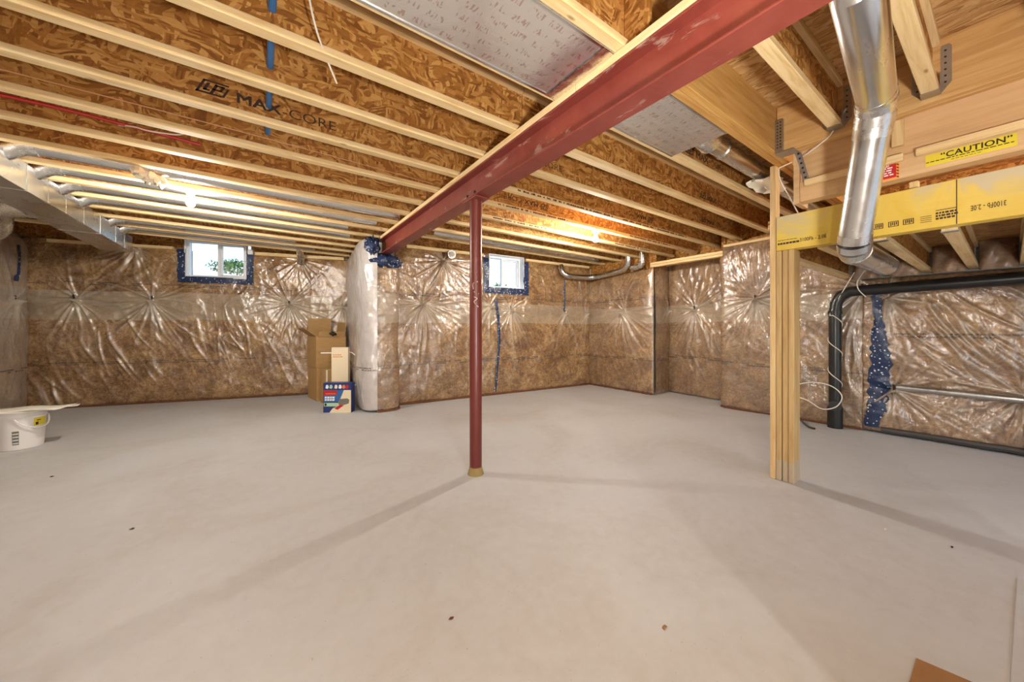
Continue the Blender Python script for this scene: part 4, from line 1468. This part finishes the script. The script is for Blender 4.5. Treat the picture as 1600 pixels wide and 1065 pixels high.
ld.shadow_soft_size = 0.12
ld.color = (1.0, 0.97, 0.92)
lo_ = bpy.data.objects.new('fill_lamp_beam', ld)
COL.objects.link(lo_)
lo_.parent = t_
lo_.location = wl_p + aim * 0.02 - Vector((wl_p.x, wl_p.y, 0))
lo_.rotation_euler = aim.to_track_quat('-Z', 'Y').to_euler()

# ------------------------------------------------------------------ windows
def window(num, at, s0, s1, z0, z1, split, depth, inner_wall):
    """framed slider set back in the wall; at(s, z, off) gives points, off measured into the room"""
    p0, p1 = at(s0, (z0 + z1) / 2), at(s1, (z0 + z1) / 2)
    return p0, p1


def make_window(num, base, d, n, s0, s1, z0, z1, split, back):
    d, n = Vector((d[0], d[1], 0)), Vector((n[0], n[1], 0))
    o = Vector((base[0], base[1], 0))
    P = lambda s, z, off: o + d * s + n * off + Vector((0, 0, z))
    t_ = bpy.data.objects.new('window_%d' % num, None)
    COL.objects.link(t_)
    lc = P((s0 + s1) / 2, z0, -back)
    t_.location = lc
    ROOT_LOC[t_.name] = tuple(lc)
    t_['kind'] = 'structure'

    def bar(a, b_, za, zb, off, th, name, mat, parent=t_):
        c = P((a + b_) / 2, (za + zb) / 2, off)
        return MB().obox(c, d, n, (0, 0, 1), (b_ - a) / 2, th / 2, (zb - za) / 2).build(name, mat, parent)
    fw = 0.032
    fr = bar(s0, s1, z0, z0 + fw, -back, 0.07, 'frame_bar', M_pvc)
    bar(s0, s1, z1 - fw, z1, -back, 0.07, 'frame_bar', M_pvc)
    bar(s0, s0 + fw, z0 + fw, z1 - fw, -back, 0.07, 'frame_bar', M_pvc)
    bar(s1 - fw, s1, z0 + fw, z1 - fw, -back, 0.07, 'frame_bar', M_pvc)
    bar(split - 0.018, split + 0.018, z0 + fw, z1 - fw, -back + 0.005, 0.05, 'mullion', M_pvc)
    for (a, b_) in ((split + 0.018, s1 - fw),):
        for (za, zb, aa, bb) in ((z0 + fw, z0 + fw + 0.025, a, b_), (z1 - fw - 0.025, z1 - fw, a, b_), (z0 + fw, z1 - fw, a, a + 0.022), (z0 + fw, z1 - fw, b_ - 0.022, b_)):
            bar(aa, bb, za, zb, -back - 0.012, 0.03, 'sash_bar', M_pvc)
    for (a, b_) in ((s0 + fw, split - 0.018), (split + 0.018, s1 - fw)):
        bar(a, b_, z0 + fw, z1 - fw, -back - 0.012, 0.004, 'pane', M_glass)
    # jambs between the frame and the sheet
    bar(s0 - 0.012, s0, z0 - 0.012, z1 + 0.012, -back / 2 + 0.03, back + 0.06, 'jamb', M_pvc)
    bar(s1, s1 + 0.012, z0 - 0.012, z1 + 0.012, -back / 2 + 0.03, back + 0.06, 'jamb', M_pvc)
    bar(s0, s1, z0 - 0.012, z0, -back / 2 + 0.03, back + 0.06, 'sill_board', M_pvc)
    bar(s0, s1, z1, z1 + 0.012, -back / 2 + 0.03, back + 0.06, 'head_board', M_pvc)
    return t_, P


w1, P1 = make_window(1, A, dL, nL, 1.86, 2.66, 1.99, 2.575, 2.28, 0.03)
dR = np.array((5.55 - 1.63, 5.06 - 5.375))
dR /= np.linalg.norm(dR)
nR = np.array((dR[1], -dR[0]))
w2, P2 = make_window(2, (1.63, 5.375), dR, nR, 1.58, 2.27, 1.88, 2.44, 1.90, 0.10)


def tape_ring(name, at, s0, s1, z0, z1, w, label, top=True):
    """strips of tape stuck around a window opening, following the bulging sheet"""
    t_ = thing(name, label, 'tape', tuple(at((s0 + s1) / 2, z0 - w, 0.01)))
    rn_ = random.Random(int(s0 * 100))

    def strip(a, b_, za, zb, horiz):
        n_ = 14
        vs, fs = [], []
        for i in range(n_ + 1):
            t = i / n_
            j = rn_.uniform(-0.012, 0.012)
            for k in range(4):
                q = k / 3
                s, z = (a + (b_ - a) * t, za + (zb - za) * q + (j if k in (0,) else 0)) if horiz else (a + (b_ - a) * q + (j if k == 0 else 0), za + (zb - za) * t)
                p = at(s, min(z, 2.39), 0.012 + 0.004 * rn_.random())
                vs.append((p.x, p.y, z))
        for i in range(n_):
            for k in range(3):
                p = i * 4 + k
                fs.append((p, p + 4, p + 5, p + 1))
        MB().add(vs, fs).build('strip', M_navy, t_, True)
    strip(s0 - w, s0, z0 - w, z1, False)
    strip(s1, s1 + w, z0 - w, z1, False)
    strip(s0, s1, z0 - w, z0, True)
    return t_


tape_ring('window_tape', at_backl, 1.862, 2.672, 1.992, 2.42, 0.10, "dark navy spotted tape around the deep left window")
tape_ring('window_tape', at_backr, 1.567, 2.272, 1.878, 2.38, 0.11, "dark navy spotted tape around the window right of the column")


def tape_strip(at, pts, w, label):
    vs, fs = [], []
    rn_ = random.Random(len(label))
    Q = []
    for i in range(len(pts) - 1):
        for k in range(8):
            t = k / 8
            Q.append((pts[i][0] * (1 - t) + pts[i + 1][0] * t, pts[i][1] * (1 - t) + pts[i + 1][1] * t, pts[i][2] * (1 - t) + pts[i + 1][2] * t))
    Q.append(pts[-1])
    for (s, z, ww) in Q:
        e = rn_.uniform(-0.2, 0.2) * ww * w
        for q, off in ((-1, 0.008), (-0.4, 0.016), (0.4, 0.016), (1, 0.008)):
            p = at(s + q * w * ww / 2 + e * 0.5, z, off)
            vs.append((p.x, p.y, z))
    for i in range(len(Q) - 1):
        for k in range(3):
            p = i * 4 + k
            fs.append((p, p + 4, p + 5, p + 1))
    return tag(MB().add(vs, fs).build('tape_strip', M_navy, smooth=True), label, 'tape', 'navy spotted seam tape strips')


tape_strip(at_backr, [(1.725, 1.66, 1.2), (1.75, 1.3, 1), (1.765, 0.95, 1.1), (1.72, 0.5, 0.9), (1.69, 0.06, 0.8)], 0.05, "tall navy tape strip on the wall just right of the column")
tape_strip(at_backr, [(3.23, 2.15, 0.8), (3.23, 1.8, 0.9), (3.23, 1.5, 1)], 0.04, "short navy tape strip high on the wall near the far corner")
tape_strip(at_r5, [(0.10, 1.66, 0.9), (0.13, 1.25, 0.9), (0.13, 1.05, 1.5), (0.15, 0.8, 1.9), (0.13, 0.5, 2.0), (0.10, 0.22, 1.7), (0.07, 0.06, 1.3)], 0.085, "broad wavy navy tape strip beside the black drain pipe")
tape_strip(at_left, [(4.80, 2.30, 1), (4.78, 2.0, 1), (4.75, 1.8, 1.2)], 0.06, "navy tape strip on the left wall below the foil elbow")
cr = thing('tape_wrap', "crumpled navy spotted wrap around the beam end on the pilaster", 'tape', (1.42, 5.0, 2.02))
MB().lumps((1.42, 5.10, 2.10), (0.20, 0.14, 0.10), 22, 31, 0.35).build('lower_wrap', M_navy, cr, True)
MB().lumps((1.235, 5.08, 2.29), (0.095, 0.14, 0.125), 20, 33, 0.4).build('side_wrap', M_navy, cr, True)

# ------------------------------------------------------------------ cables, tubing
def cable(name, pts, r, mat, label, cat='cable', group=None, n=6, sm=8):
    return tag(MB().tube(pts, r, n, smooth_path=sm).build(name, mat, smooth=True), label, cat, group)


cable('hanging_cable', [(0.16, 1.70, 2.70), (0.155, 1.72, 2.62), (0.19, 1.77, 2.50), (0.25, 1.88, 2.45), (0.31, 1.99, 2.42)], 0.0045, M_white_cable, "white cable end dangling between joists left of the foil sheet")
cable('red_tube', [(-1.45, 3.42, 2.53), (-1.0, 3.44, 2.545), (-0.38, 3.50, 2.54)], 0.011, M_redpipe, "red plastic tube running along a joist at upper left", 'tube')
cable('cable_loop', [(-0.80, 3.51, 2.55), (-0.70, 3.40, 2.52), (-0.62, 3.36, 2.50), (-0.48, 3.36, 2.52), (-0.44, 3.40, 2.58), (-0.44, 3.517, 2.62)], 0.005, M_white_cable, "white cable loop in front of the red tube")
cable('blue_tube', [(0.035, 0.3, 2.56), (0.035, 1.5, 2.56), (0.03, 3.06, 2.56)], 0.016, M_bluepipe, "blue plastic tube passing through the left joists", 'tube', n=10, sm=2)
cable('ground_wire', [(-1.3, 2.93, 2.47), (0, 2.96, 2.475), (1.25, 3.0, 2.465)], 0.0028, M_copper, "thin copper wire strung along the left joists", 'wire', sm=3)
cable('stud_cable', [(3.0, 0.60, 2.55), (3.0, 0.665, 2.43), (3.03, 0.72, 2.40), (3.12, 0.86, 2.378), (3.225, 1.02, 2.392)], 0.0045, M_white_cable, "white cable drooping from the joist hanger to the tall stud")
cable('stud_cable', [(3.235, 1.03, 2.39), (3.25, 1.02, 2.30), (3.35, 0.98, 2.15), (3.45, 0.95, 2.03)], 0.004, M_white_cable, "white cable running down behind the yellow beam beside the tall stud")
cable('lamp_cable', [(-0.80, 4.40, 2.52), (-0.76, 4.36, 2.46), (-0.66, 4.34, 2.435), (-0.56, 4.33, 2.435)], 0.005, M_white_cable, "white cable feeding the far left bulb")

# black drain pipe
px_, py_ = 5.49, 1.19
t_ = thing('drain_pipe', "black plastic drain pipe rising from the floor and turning along the right wall", 'pipe', (px_, py_, 0))
rise = [(px_, py_, 0.0), (px_, py_, 0.5), (px_, py_, 1.36), (px_ + 0.003, py_ - 0.01, 1.46), (px_ + 0.01, py_ - 0.05, 1.545), (px_ + 0.005, py_ - 0.13, 1.585), (px_ + 0.0, py_ - 0.25, 1.59), (px_ + 0.0, -0.3, 1.615), (px_ + 0.01, -2.5, 1.66)]
MB().tube(rise, 0.058, 20).build('pipe', M_black, t_, True)
MB().tube([(px_, py_, 1.33), (px_, py_, 1.37)], 0.066, 20).build('coupling', M_black, t_, True)
MB().tube([(px_, py_, 0.0), (px_, py_, 0.24)], 0.070, 20).build('coupling', M_black, t_, True)
dirn = Vector((-px_, -py_, 0)).normalized()
MB().tube([Vector((px_, py_, 0.27)), Vector((px_, py_, 0.27)) + dirn * 0.11], 0.052, 18).build('cleanout', M_black, t_, True)
MB().tube([Vector((px_, py_, 0.27)) + dirn * 0.105, Vector((px_, py_, 0.27)) + dirn * 0.125], 0.058, 18).build('cleanout_cap', M_black, t_, True)
hel = []
for q in range(40):
    a = q * 0.42
    hel.append((px_ + 0.062 * math.cos(a + 2.6), py_ + 0.062 * math.sin(a + 2.6), 1.34 - q * 0.0235))
cable('spiral_cable', [(5.47, 1.02, 1.80), (5.45, 1.10, 1.62)] + hel, 0.005, M_white_cable, "white cable wound around the black drain pipe", sm=3)
cable('draped_cable', [(5.50, 0.93, 1.83), (5.46, 0.99, 1.70), (5.43, 0.98, 1.60), (5.44, 0.92, 1.51)], 0.005, M_white_cable, "white cable draped over the black pipe's elbow")
cable('cable_coil', [(5.36, 1.62, 0.20), (5.36, 1.58, 0.42), (5.34, 1.38, 0.52), (5.36, 1.20, 0.50), (5.34, 1.10, 0.40), (5.35, 1.15, 0.27), (5.36, 1.28, 0.22), (5.36, 1.42, 0.30), (5.36, 1.55, 0.31), (5.36, 1.61, 0.19)], 0.006, M_white_cable, "white cable loop resting against the foot of the drain pipe")
cable('black_cable', [(5.37, 1.62, 0.20), (5.30, 1.50, 0.10), (5.22, 1.38, 0.02), (5.18, 1.30, 0.012)], 0.012, M_black, "thick black cable end sloping to the floor left of the drain pipe", sm=6)
cable('wall_conduit', [tuple(at_r5(0.26, 0.53, 0.02)), tuple(at_r5(0.6, 0.525, 0.03)), tuple(at_r5(1.1, 0.52, 0.03)), tuple(at_r5(2.2, 0.52, 0.03))], 0.036, M_cond, "grey conduit running level along the right wall", 'pipe', n=12, sm=6)
mb = MB().lumps((5.58, -0.135, 0.22), (0.03, 0.06, 0.19), 14, 9, 0.25)
tag(mb.build('foam_scrap', M_pink, smooth=True), "pink foam scrap at the right frame edge on the wall", 'foam')

# ------------------------------------------------------------------ boxes in the recess
def carton(name, x0, x1, y0, y1, z0, z1, mat, label, cat='box', flaps=(), parent=None, rot=0.0):
    t_ = thing(name, label, cat, ((x0 + x1) / 2, (y0 + y1) / 2, z0))
    MB().bbox(x0, x1, y0, y1, z0, z1, 0.004).build('body', mat, t_)
    return t_


def open_carton(x0, x1, y0, y1, z0, z1, mat, label):
    t_ = thing('cardboard_box', label, 'box', ((x0 + x1) / 2, (y0 + y1) / 2, z0))
    th = 0.006
    MB().box(x0, x1, y0, y1, z0, z0 + th).build('bottom', mat, t_)
    MB().box(x0, x1, y0, y0 + th, z0 + th, z1).build('side', mat, t_)
    MB().box(x0, x1, y1 - th, y1, z0 + th, z1).build('side', mat, t_)
    MB().box(x0, x0 + th, y0 + th, y1 - th, z0 + th, z1).build('side', mat, t_)
    MB().box(x1 - th, x1, y0 + th, y1 - th, z0 + th, z1).build('side', mat, t_)
    return t_


low = carton('cardboard_box', 0.70, 1.13, 6.37, 6.84, 0.0, 0.53, M_card, "lower closed cardboard box of the tall stack against the deep wall")
upb = open_carton(0.69, 1.14, 6.36, 6.83, 0.532, 1.03, M_card, "upper open cardboard box with raised flaps on the tall stack")
MB().box(0.70, 1.06, 6.825, 6.83, 1.03, 1.33).build('flap', M_card, upb)
MB().obox((0.62, 6.6, 1.10), (1, 0, -0.75), (0, 1, 0), (0.75, 0, 1), 0.11, 0.20, 0.003).build('flap', M_card, upb)
MB().obox((1.15, 6.6, 1.14), (0.15, 0, 1), (0, 1, 0), (1, 0, -0.15), 0.12, 0.19, 0.003).build('flap', M_card, upb)
MB().obox((0.92, 6.34, 1.065), (1, 0, 0), (0, -0.3, 0.9), (0, 0.9, 0.3), 0.2, 0.045, 0.003).build('flap', M_card, upb)
tag(MB().lumps((0.92, 6.30, 1.075), (0.045, 0.02, 0.028), 10, 44, 0.9).build('dark_tape_scrap', M_dark, upb, True), "dark torn tape scrap on the flap")
mid = thing('cardboard_box', "short cardboard box with a taped corner in front of the tall stack", 'box', (1.0, 6.15, 0))
MB().bbox(0.77, 1.11, 6.02, 6.30, 0, 0.535, 0.004).build('body', M_card, mid)
MB().box(0.762, 0.772, 6.012, 6.05, 0.05, 0.53).build('tape_edge', M_paper, mid)
MB().poly_prism([(0.0, 0.2), (0.14, 0.2), (0.10, 0.40), (0.06, 0.31), (0.02, 0.36)], (0.80, 6.019, 0.0), (1, 0, 0), (0, 0, 1), (0, -1, 0), 0.001).build('torn_tape', M_paper, mid)
dkb = thing('brown_box', "dark brown cardboard box squeezed between the white carton and pilaster", 'box', (1.08, 5.85, 0))
MB().bbox(0.985, 1.095, 5.86, 6.01, 0, 0.54, 0.004).build('body', M_card2, dkb)
MB().box(1.055, 1.085, 5.852, 5.862, 0.10, 0.50).build('dark_band', M_dark, dkb)
for o_, c_ in ((low, (0.876, 6.638, 0.0)), (upb, (0.876, 6.635, 0.532))):
    o_.location = c_
    o_.rotation_euler = (0, 0, 0.17)
mid.rotation_euler = (0, 0, 0.2)
# slim cream carton, turned towards the viewer
def turned(c, w, dpt, z0, z1, ang):
    ax = Vector((math.cos(ang), math.sin(ang), 0))
    ay = Vector((-ax.y, ax.x, 0))
    return Vector(c), ax, ay
wc, ax, ay = turned((0.955, 5.78, 0), 0.24, 0.10, 0, 0.88, -0.45)
ct = thing('white_carton', "tall slim cream carton with small orange print standing behind the blue box", 'box', tuple(wc))
MB().obox(wc + Vector((0, 0, 0.44)), ax, ay, (0, 0, 1), 0.115, 0.05, 0.44).build('body', M_cream, ct)
mb = MB()
for q, n_ in ((0, 4), (1, 4)):
    xx = -0.095
    for k in range(n_):
        l_ = rn.uniform(0.02, 0.03)
        mb.poly_prism([(xx, 0.765 - q * 0.03), (xx + l_, 0.765 - q * 0.03), (xx + l_, 0.778 - q * 0.03), (xx, 0.778 - q * 0.03)], wc - ay * 0.0505, ax, (0, 0, 1), -ay, 0.0006)
        xx += l_ + 0.006
mb.build('small_print', M_printorange, ct)
MB().obox(wc + ax * -0.19 + Vector((0, 0, 0.80)) - ay * 0.02, ax, ay, (0, 0, 1), 0.08, 0.008, 0.008).build('strap_end', M_white, ct)
MB().tube([wc + ax * 0.11 + Vector((0, 0, 0.81)), wc + ax * 0.16 + Vector((0, 0, 0.795)), wc + ax * 0.20 + Vector((0, 0, 0.76))], 0.006, 6, smooth_path=4).build('strap_end', M_white, ct)
cable('white_stick', [(0.97, 5.52, 0.30), (1.12, 5.44, 0.36), (1.24, 5.36, 0.43)], 0.008, M_white, "thin white stick leaning between the blue box and the pilaster", 'stick', sm=2)
# printed blue box
bc, bx, by = turned((0.875, 5.42, 0), 0.37, 0.12, 0, 0.41, -0.60)
bb = thing('printed_box', "small blue and red printed retail box at the front of the carton pile", 'box', tuple(bc))
HW, HH = 0.19, 0.41
body = MB().obox(bc + Vector((0, 0, HH / 2)), bx, by, (0, 0, 1), HW, 0.06, HH / 2).build('body', M_printblue, bb)
def patch(name, pts, mat, lift=0.0006, parent=body):
    return MB().poly_prism([((p[0] - 0.5) * 2 * HW, p[1] * HH) for p in pts], bc - by * (0.0600 + lift), bx, (0, 0, 1), -by, 0.0004).build(name, mat, parent)
patch('print_pale', [(0.22, 0.0), (1, 0.0), (1, 0.76), (0.74, 0.76), (0.60, 0.46), (0.48, 0.20), (0.34, 0.15)], M_cream)
patch('print_blue', [(0.02, 0.36), (0.58, 0.36), (0.74, 0.76), (0.02, 0.76)], M_printblue2)
patch('print_red', [(0.02, 0.58), (0.50, 0.60), (0.50, 0.74), (0.02, 0.75)], M_sign_red, 0.0012)
patch('print_white', [(0.08, 0.62), (0.45, 0.625), (0.44, 0.65), (0.08, 0.65)], M_printorange, 0.0018)
patch('print_green', [(0.02, 0.21), (0.52, 0.21), (0.54, 0.33), (0.02, 0.33)], M_printgreen, 0.0012)
patch('print_mark', [(0.05, 0.23), (0.12, 0.23), (0.12, 0.31), (0.05, 0.31)], M_dark, 0.0018)
patch('print_tool', [(0.55, 0.27), (0.72, 0.25), (0.92, 0.31), (0.94, 0.44), (0.86, 0.48), (0.60, 0.46), (0.53, 0.40)], M_printgrey, 0.0018)
patch('print_tool_grip', [(0.40, 0.14), (0.52, 0.10), (0.74, 0.24), (0.60, 0.27)], M_sign_red, 0.0018)
mb = MB()
for q, (a, c_) in enumerate(((0.05, 0.12), (0.14, 0.22), (0.24, 0.30), (0.32, 0.40))):
    for z_ in (0.40, 0.48):
        mb.poly_prism([((p[0] - 0.5) * 2 * HW, p[1] * HH) for p in ((a, z_), (c_, z_), (c_ + 0.01, z_ + 0.06), (a + 0.01, z_ + 0.06))], bc - by * 0.0613, bx, (0, 0, 1), -by, 0.0004)
mb.build('print_letters', M_white, body)
for q, a in enumerate((0.08, 0.22, 0.40, 0.55, 0.68, 0.80)):
    patch('print_icon', [(a, 0.82), (a + 0.08, 0.80), (a + 0.12, 0.86), (a + 0.09, 0.94), (a + 0.02, 0.93)], [M_pvc, M_printgreen, M_cream, M_white, M_printorange, M_sign_red][q], 0.0012)

# ------------------------------------------------------------------ bucket with papers
bk = thing('plastic_bucket', "white plastic bucket with yellow label at the left frame edge", 'bucket', (-1.93, 5.60, 0))
bxx, byy = -1.93, 5.60
MB().lathe([(0.128, 0.0), (0.134, 0.006), (0.150, 0.30), (0.158, 0.30), (0.158, 0.312), (0.152, 0.314), (0.153, 0.345), (0.162, 0.347), (0.162, 0.362), (0.148, 0.362), (0.145, 0.33), (0.126, 0.02), (0.02, 0.014)], (bxx, byy, 0), 48).build('shell', M_bucket, bk, True)
tov = math.atan2(-byy, -bxx)
def on_bucket(ang, z, r=0.0):
    rr = 0.134 + (0.150 - 0.134) * (z / 0.30) + r
    return (bxx + rr * math.cos(ang), byy + rr * math.sin(ang), z)
def bucket_patch(name, a0, a1, z0, z1, mat, r=0.0012, n=8):
    vs, fs = [], []
    for i in range(n + 1):
        a = a0 + (a1 - a0) * i / n
        vs += [on_bucket(a, z0, r), on_bucket(a, z1, r)]
    for i in range(n):
        fs.append((2 * i, 2 * i + 2, 2 * i + 3, 2 * i + 1))
    return MB().add(vs, fs).build(name, mat, bk, True)
lbl = bucket_patch('yellow_sticker', tov + 0.50, tov + 1.25, 0.215, 0.292, M_yellow)
bucket_patch('sticker_mark', tov + 0.62, tov + 0.85, 0.262, 0.270, M_dark, 0.002)
bucket_patch('sticker_photo', tov + 0.58, tov + 0.72, 0.222, 0.25, M_ink_thin, 0.002)
bucket_patch('printed_block', tov - 0.38, tov - 0.10, 0.055, 0.185, M_printgrey)
for q in range(4):
    bucket_patch('printed_line', tov - 0.36, tov - 0.12, 0.066 + q * 0.030, 0.075 + q * 0.030, M_white, 0.002)
hp = []
for i in range(13):
    t = i / 12
    a = tov - 0.25 + t * 1.85
    hp.append(on_bucket(a, 0.30 - 0.10 * math.sin(PI * min(1, t * 1.0)) ** 0.8, 0.012 + 0.02 * math.sin(PI * t)))
MB().tube(hp, 0.006, 8, smooth_path=3).build('handle', M_white, bk, True)
for i, (cx_, cy_, w_, l_, a_, z_, lab) in enumerate(((-1.86, 5.56, 0.15, 0.30, 0.12, 0.366, "lowest crooked sheet of paper lying across the white bucket"),
                                                (-1.88, 5.58, 0.14, 0.27, -0.25, 0.371, "topmost creased sheet of paper on the white bucket"))):
    ca, sa = math.cos(a_ + 0.0), math.sin(a_ + 0.0)
    ax_, ay_ = Vector((ca, sa, 0)), Vector((-sa, ca, 0))
    vs, fs = [], []
    for p in range(9):
        for q in range(5):
            u_, w2_ = p / 8 - 0.5, q / 4 - 0.5
            sh = max(0.12, 1 - 0.9 * max(0, u_)) if i == 0 else 1
            vs.append(Vector((cx_, cy_, z_)) + ax_ * u_ * 2 * l_ + ay_ * w2_ * 2 * w_ * sh + Vector((0, 0, 0.006 * math.sin(9 * u_ + 3 * w2_ + i) + 0.006)))
    for p in range(8):
        for q in range(4):
            k_ = p * 5 + q
            fs.append((k_, k_ + 5, k_ + 6, k_ + 1))
    o = MB().add(vs, fs).build('paper_sheet', M_paper, smooth=True)
    md = o.modifiers.new('thickness', 'SOLIDIFY')
    md.thickness = 0.002
    tag(o, lab, 'paper', 'papers on the bucket')

# ------------------------------------------------------------------ litter on the floor
tag(MB().poly_prism([(0, 0), (0.137, 0.0), (0.16, -0.12), (-0.22, -0.25), (-0.16, 0.01)], (1.745, 0.192, 0.002), (1, 0, 0), (0, 1, 0), (0, 0, 1), 0.005).build('cardboard_scrap', M_card2), "brown cardboard scrap lying on the floor at the bottom right", 'scrap')
tag(MB().poly_prism([(0, 0), (0.86, -0.018), (0.86, -0.4), (0, -0.4)], (2.01, 0.0, 0.001), (1, 0, 0), (0, 1, 0), (0, 0, 1), 0.004).build('pale_sheet', M_floor), "thin pale board lying flat at the right frame edge", 'board')
rn = random.Random(12)
for i, (x, y, s_, lab) in enumerate(((-0.62, 2.95, 0.018, "curled dark wood chip on the floor far left of the column"), (0.62, 1.30, 0.016, "reddish chip on the floor in front of the column shadow"), (1.28, 0.78, 0.02, "brown wood chip lying between the shadows at the bottom centre"),
                               (2.95, 0.42, 0.018, "pale chip on the floor right of the post shadow"), (-1.35, 4.35, 0.02, "dark chip on the floor in front of the bucket"), (3.0, 0.18, 0.016, "small dark chip near the right edge of the floor"))):
    tag(MB().lumps((x, y, 0.003), (s_ * 0.55, s_ * 0.35, 0.003), 8, 60 + i, 0.8).build('wood_chip', [M_ink_thin, M_dirt, M_card2, M_paper, M_dark, M_dark][i], smooth=True), lab, 'wood chip', 'chips on the floor')

# ------------------------------------------------------------------ outdoors
mb = MB().box(-14, 24, 8.9, 40, 1.5, 1.75)
tag(mb.build('ground_outside', M_ground), kind='structure')
fe = thing('pale_fence', "pale board fence outside the deep left window", 'fence', (-2.2, 17.5, 1.75))
for q in range(14):
    MB().bbox(-4.6 + q * 0.36, -4.6 + q * 0.36 + 0.35, 17.5, 17.54, 1.75, 3.45, 0.01).build('board', M_fence, fe)
fe2 = thing('pale_fence', "low pale board fence outside the window right of the column", 'fence', (9, 12.5, 1.75))
for q in range(16):
    MB().bbox(6.2 + q * 0.36, 6.2 + q * 0.36 + 0.35, 12.8, 12.84, 1.75, 2.72, 0.01).build('board', M_fence, fe2)


def shrub(c, r, label, seed, n=420):
    t_ = thing('shrub', label, 'shrub', (c[0], c[1], 1.75), 'shrubs outside the windows')
    MB().tube([(c[0], c[1], 1.75), (c[0] + 0.05, c[1], c[2])], [0.05, 0.02], 7).build('trunk', M_bark, t_)
    rr = np.random.default_rng(seed)
    vs, fs = [], []
    for _ in range(n):
        d = rr.normal(size=3)
        d /= np.linalg.norm(d)
        p = np.array(c) + d * np.array(r) * rr.uniform(0.5, 1.0)
        a = rr.normal(size=3)
        a /= np.linalg.norm(a)
        b_ = np.cross(a, d)
        s = 0.09
        k = len(vs)
        vs += [tuple(p - a * s), tuple(p + b_ * s * 0.5), tuple(p + a * s), tuple(p - b_ * s * 0.5)]
        fs.append((k, k + 1, k + 2, k + 3))
    o = MB().add(vs, fs).build('foliage', M_leaf, t_)
    o['kind'] = 'stuff'
    return t_


shrub((-0.80, 16.4, 3.40), (0.85, 0.5, 0.30), "leafy green shrub seen through the deep left window", 1)
shrub((-2.9, 16.6, 3.45), (0.4, 0.4, 0.16), "smaller shrub left of the window bar in the deep window", 2, 200)
shrub((8.0, 12.2, 2.75), (0.5, 0.4, 0.28), "low shrub seen through the window right of the column", 3, 200)
shrub((7.1, 12.4, 2.6), (0.4, 0.4, 0.2), "faint low shrub at the left pane of the window by the column", 4, 160)
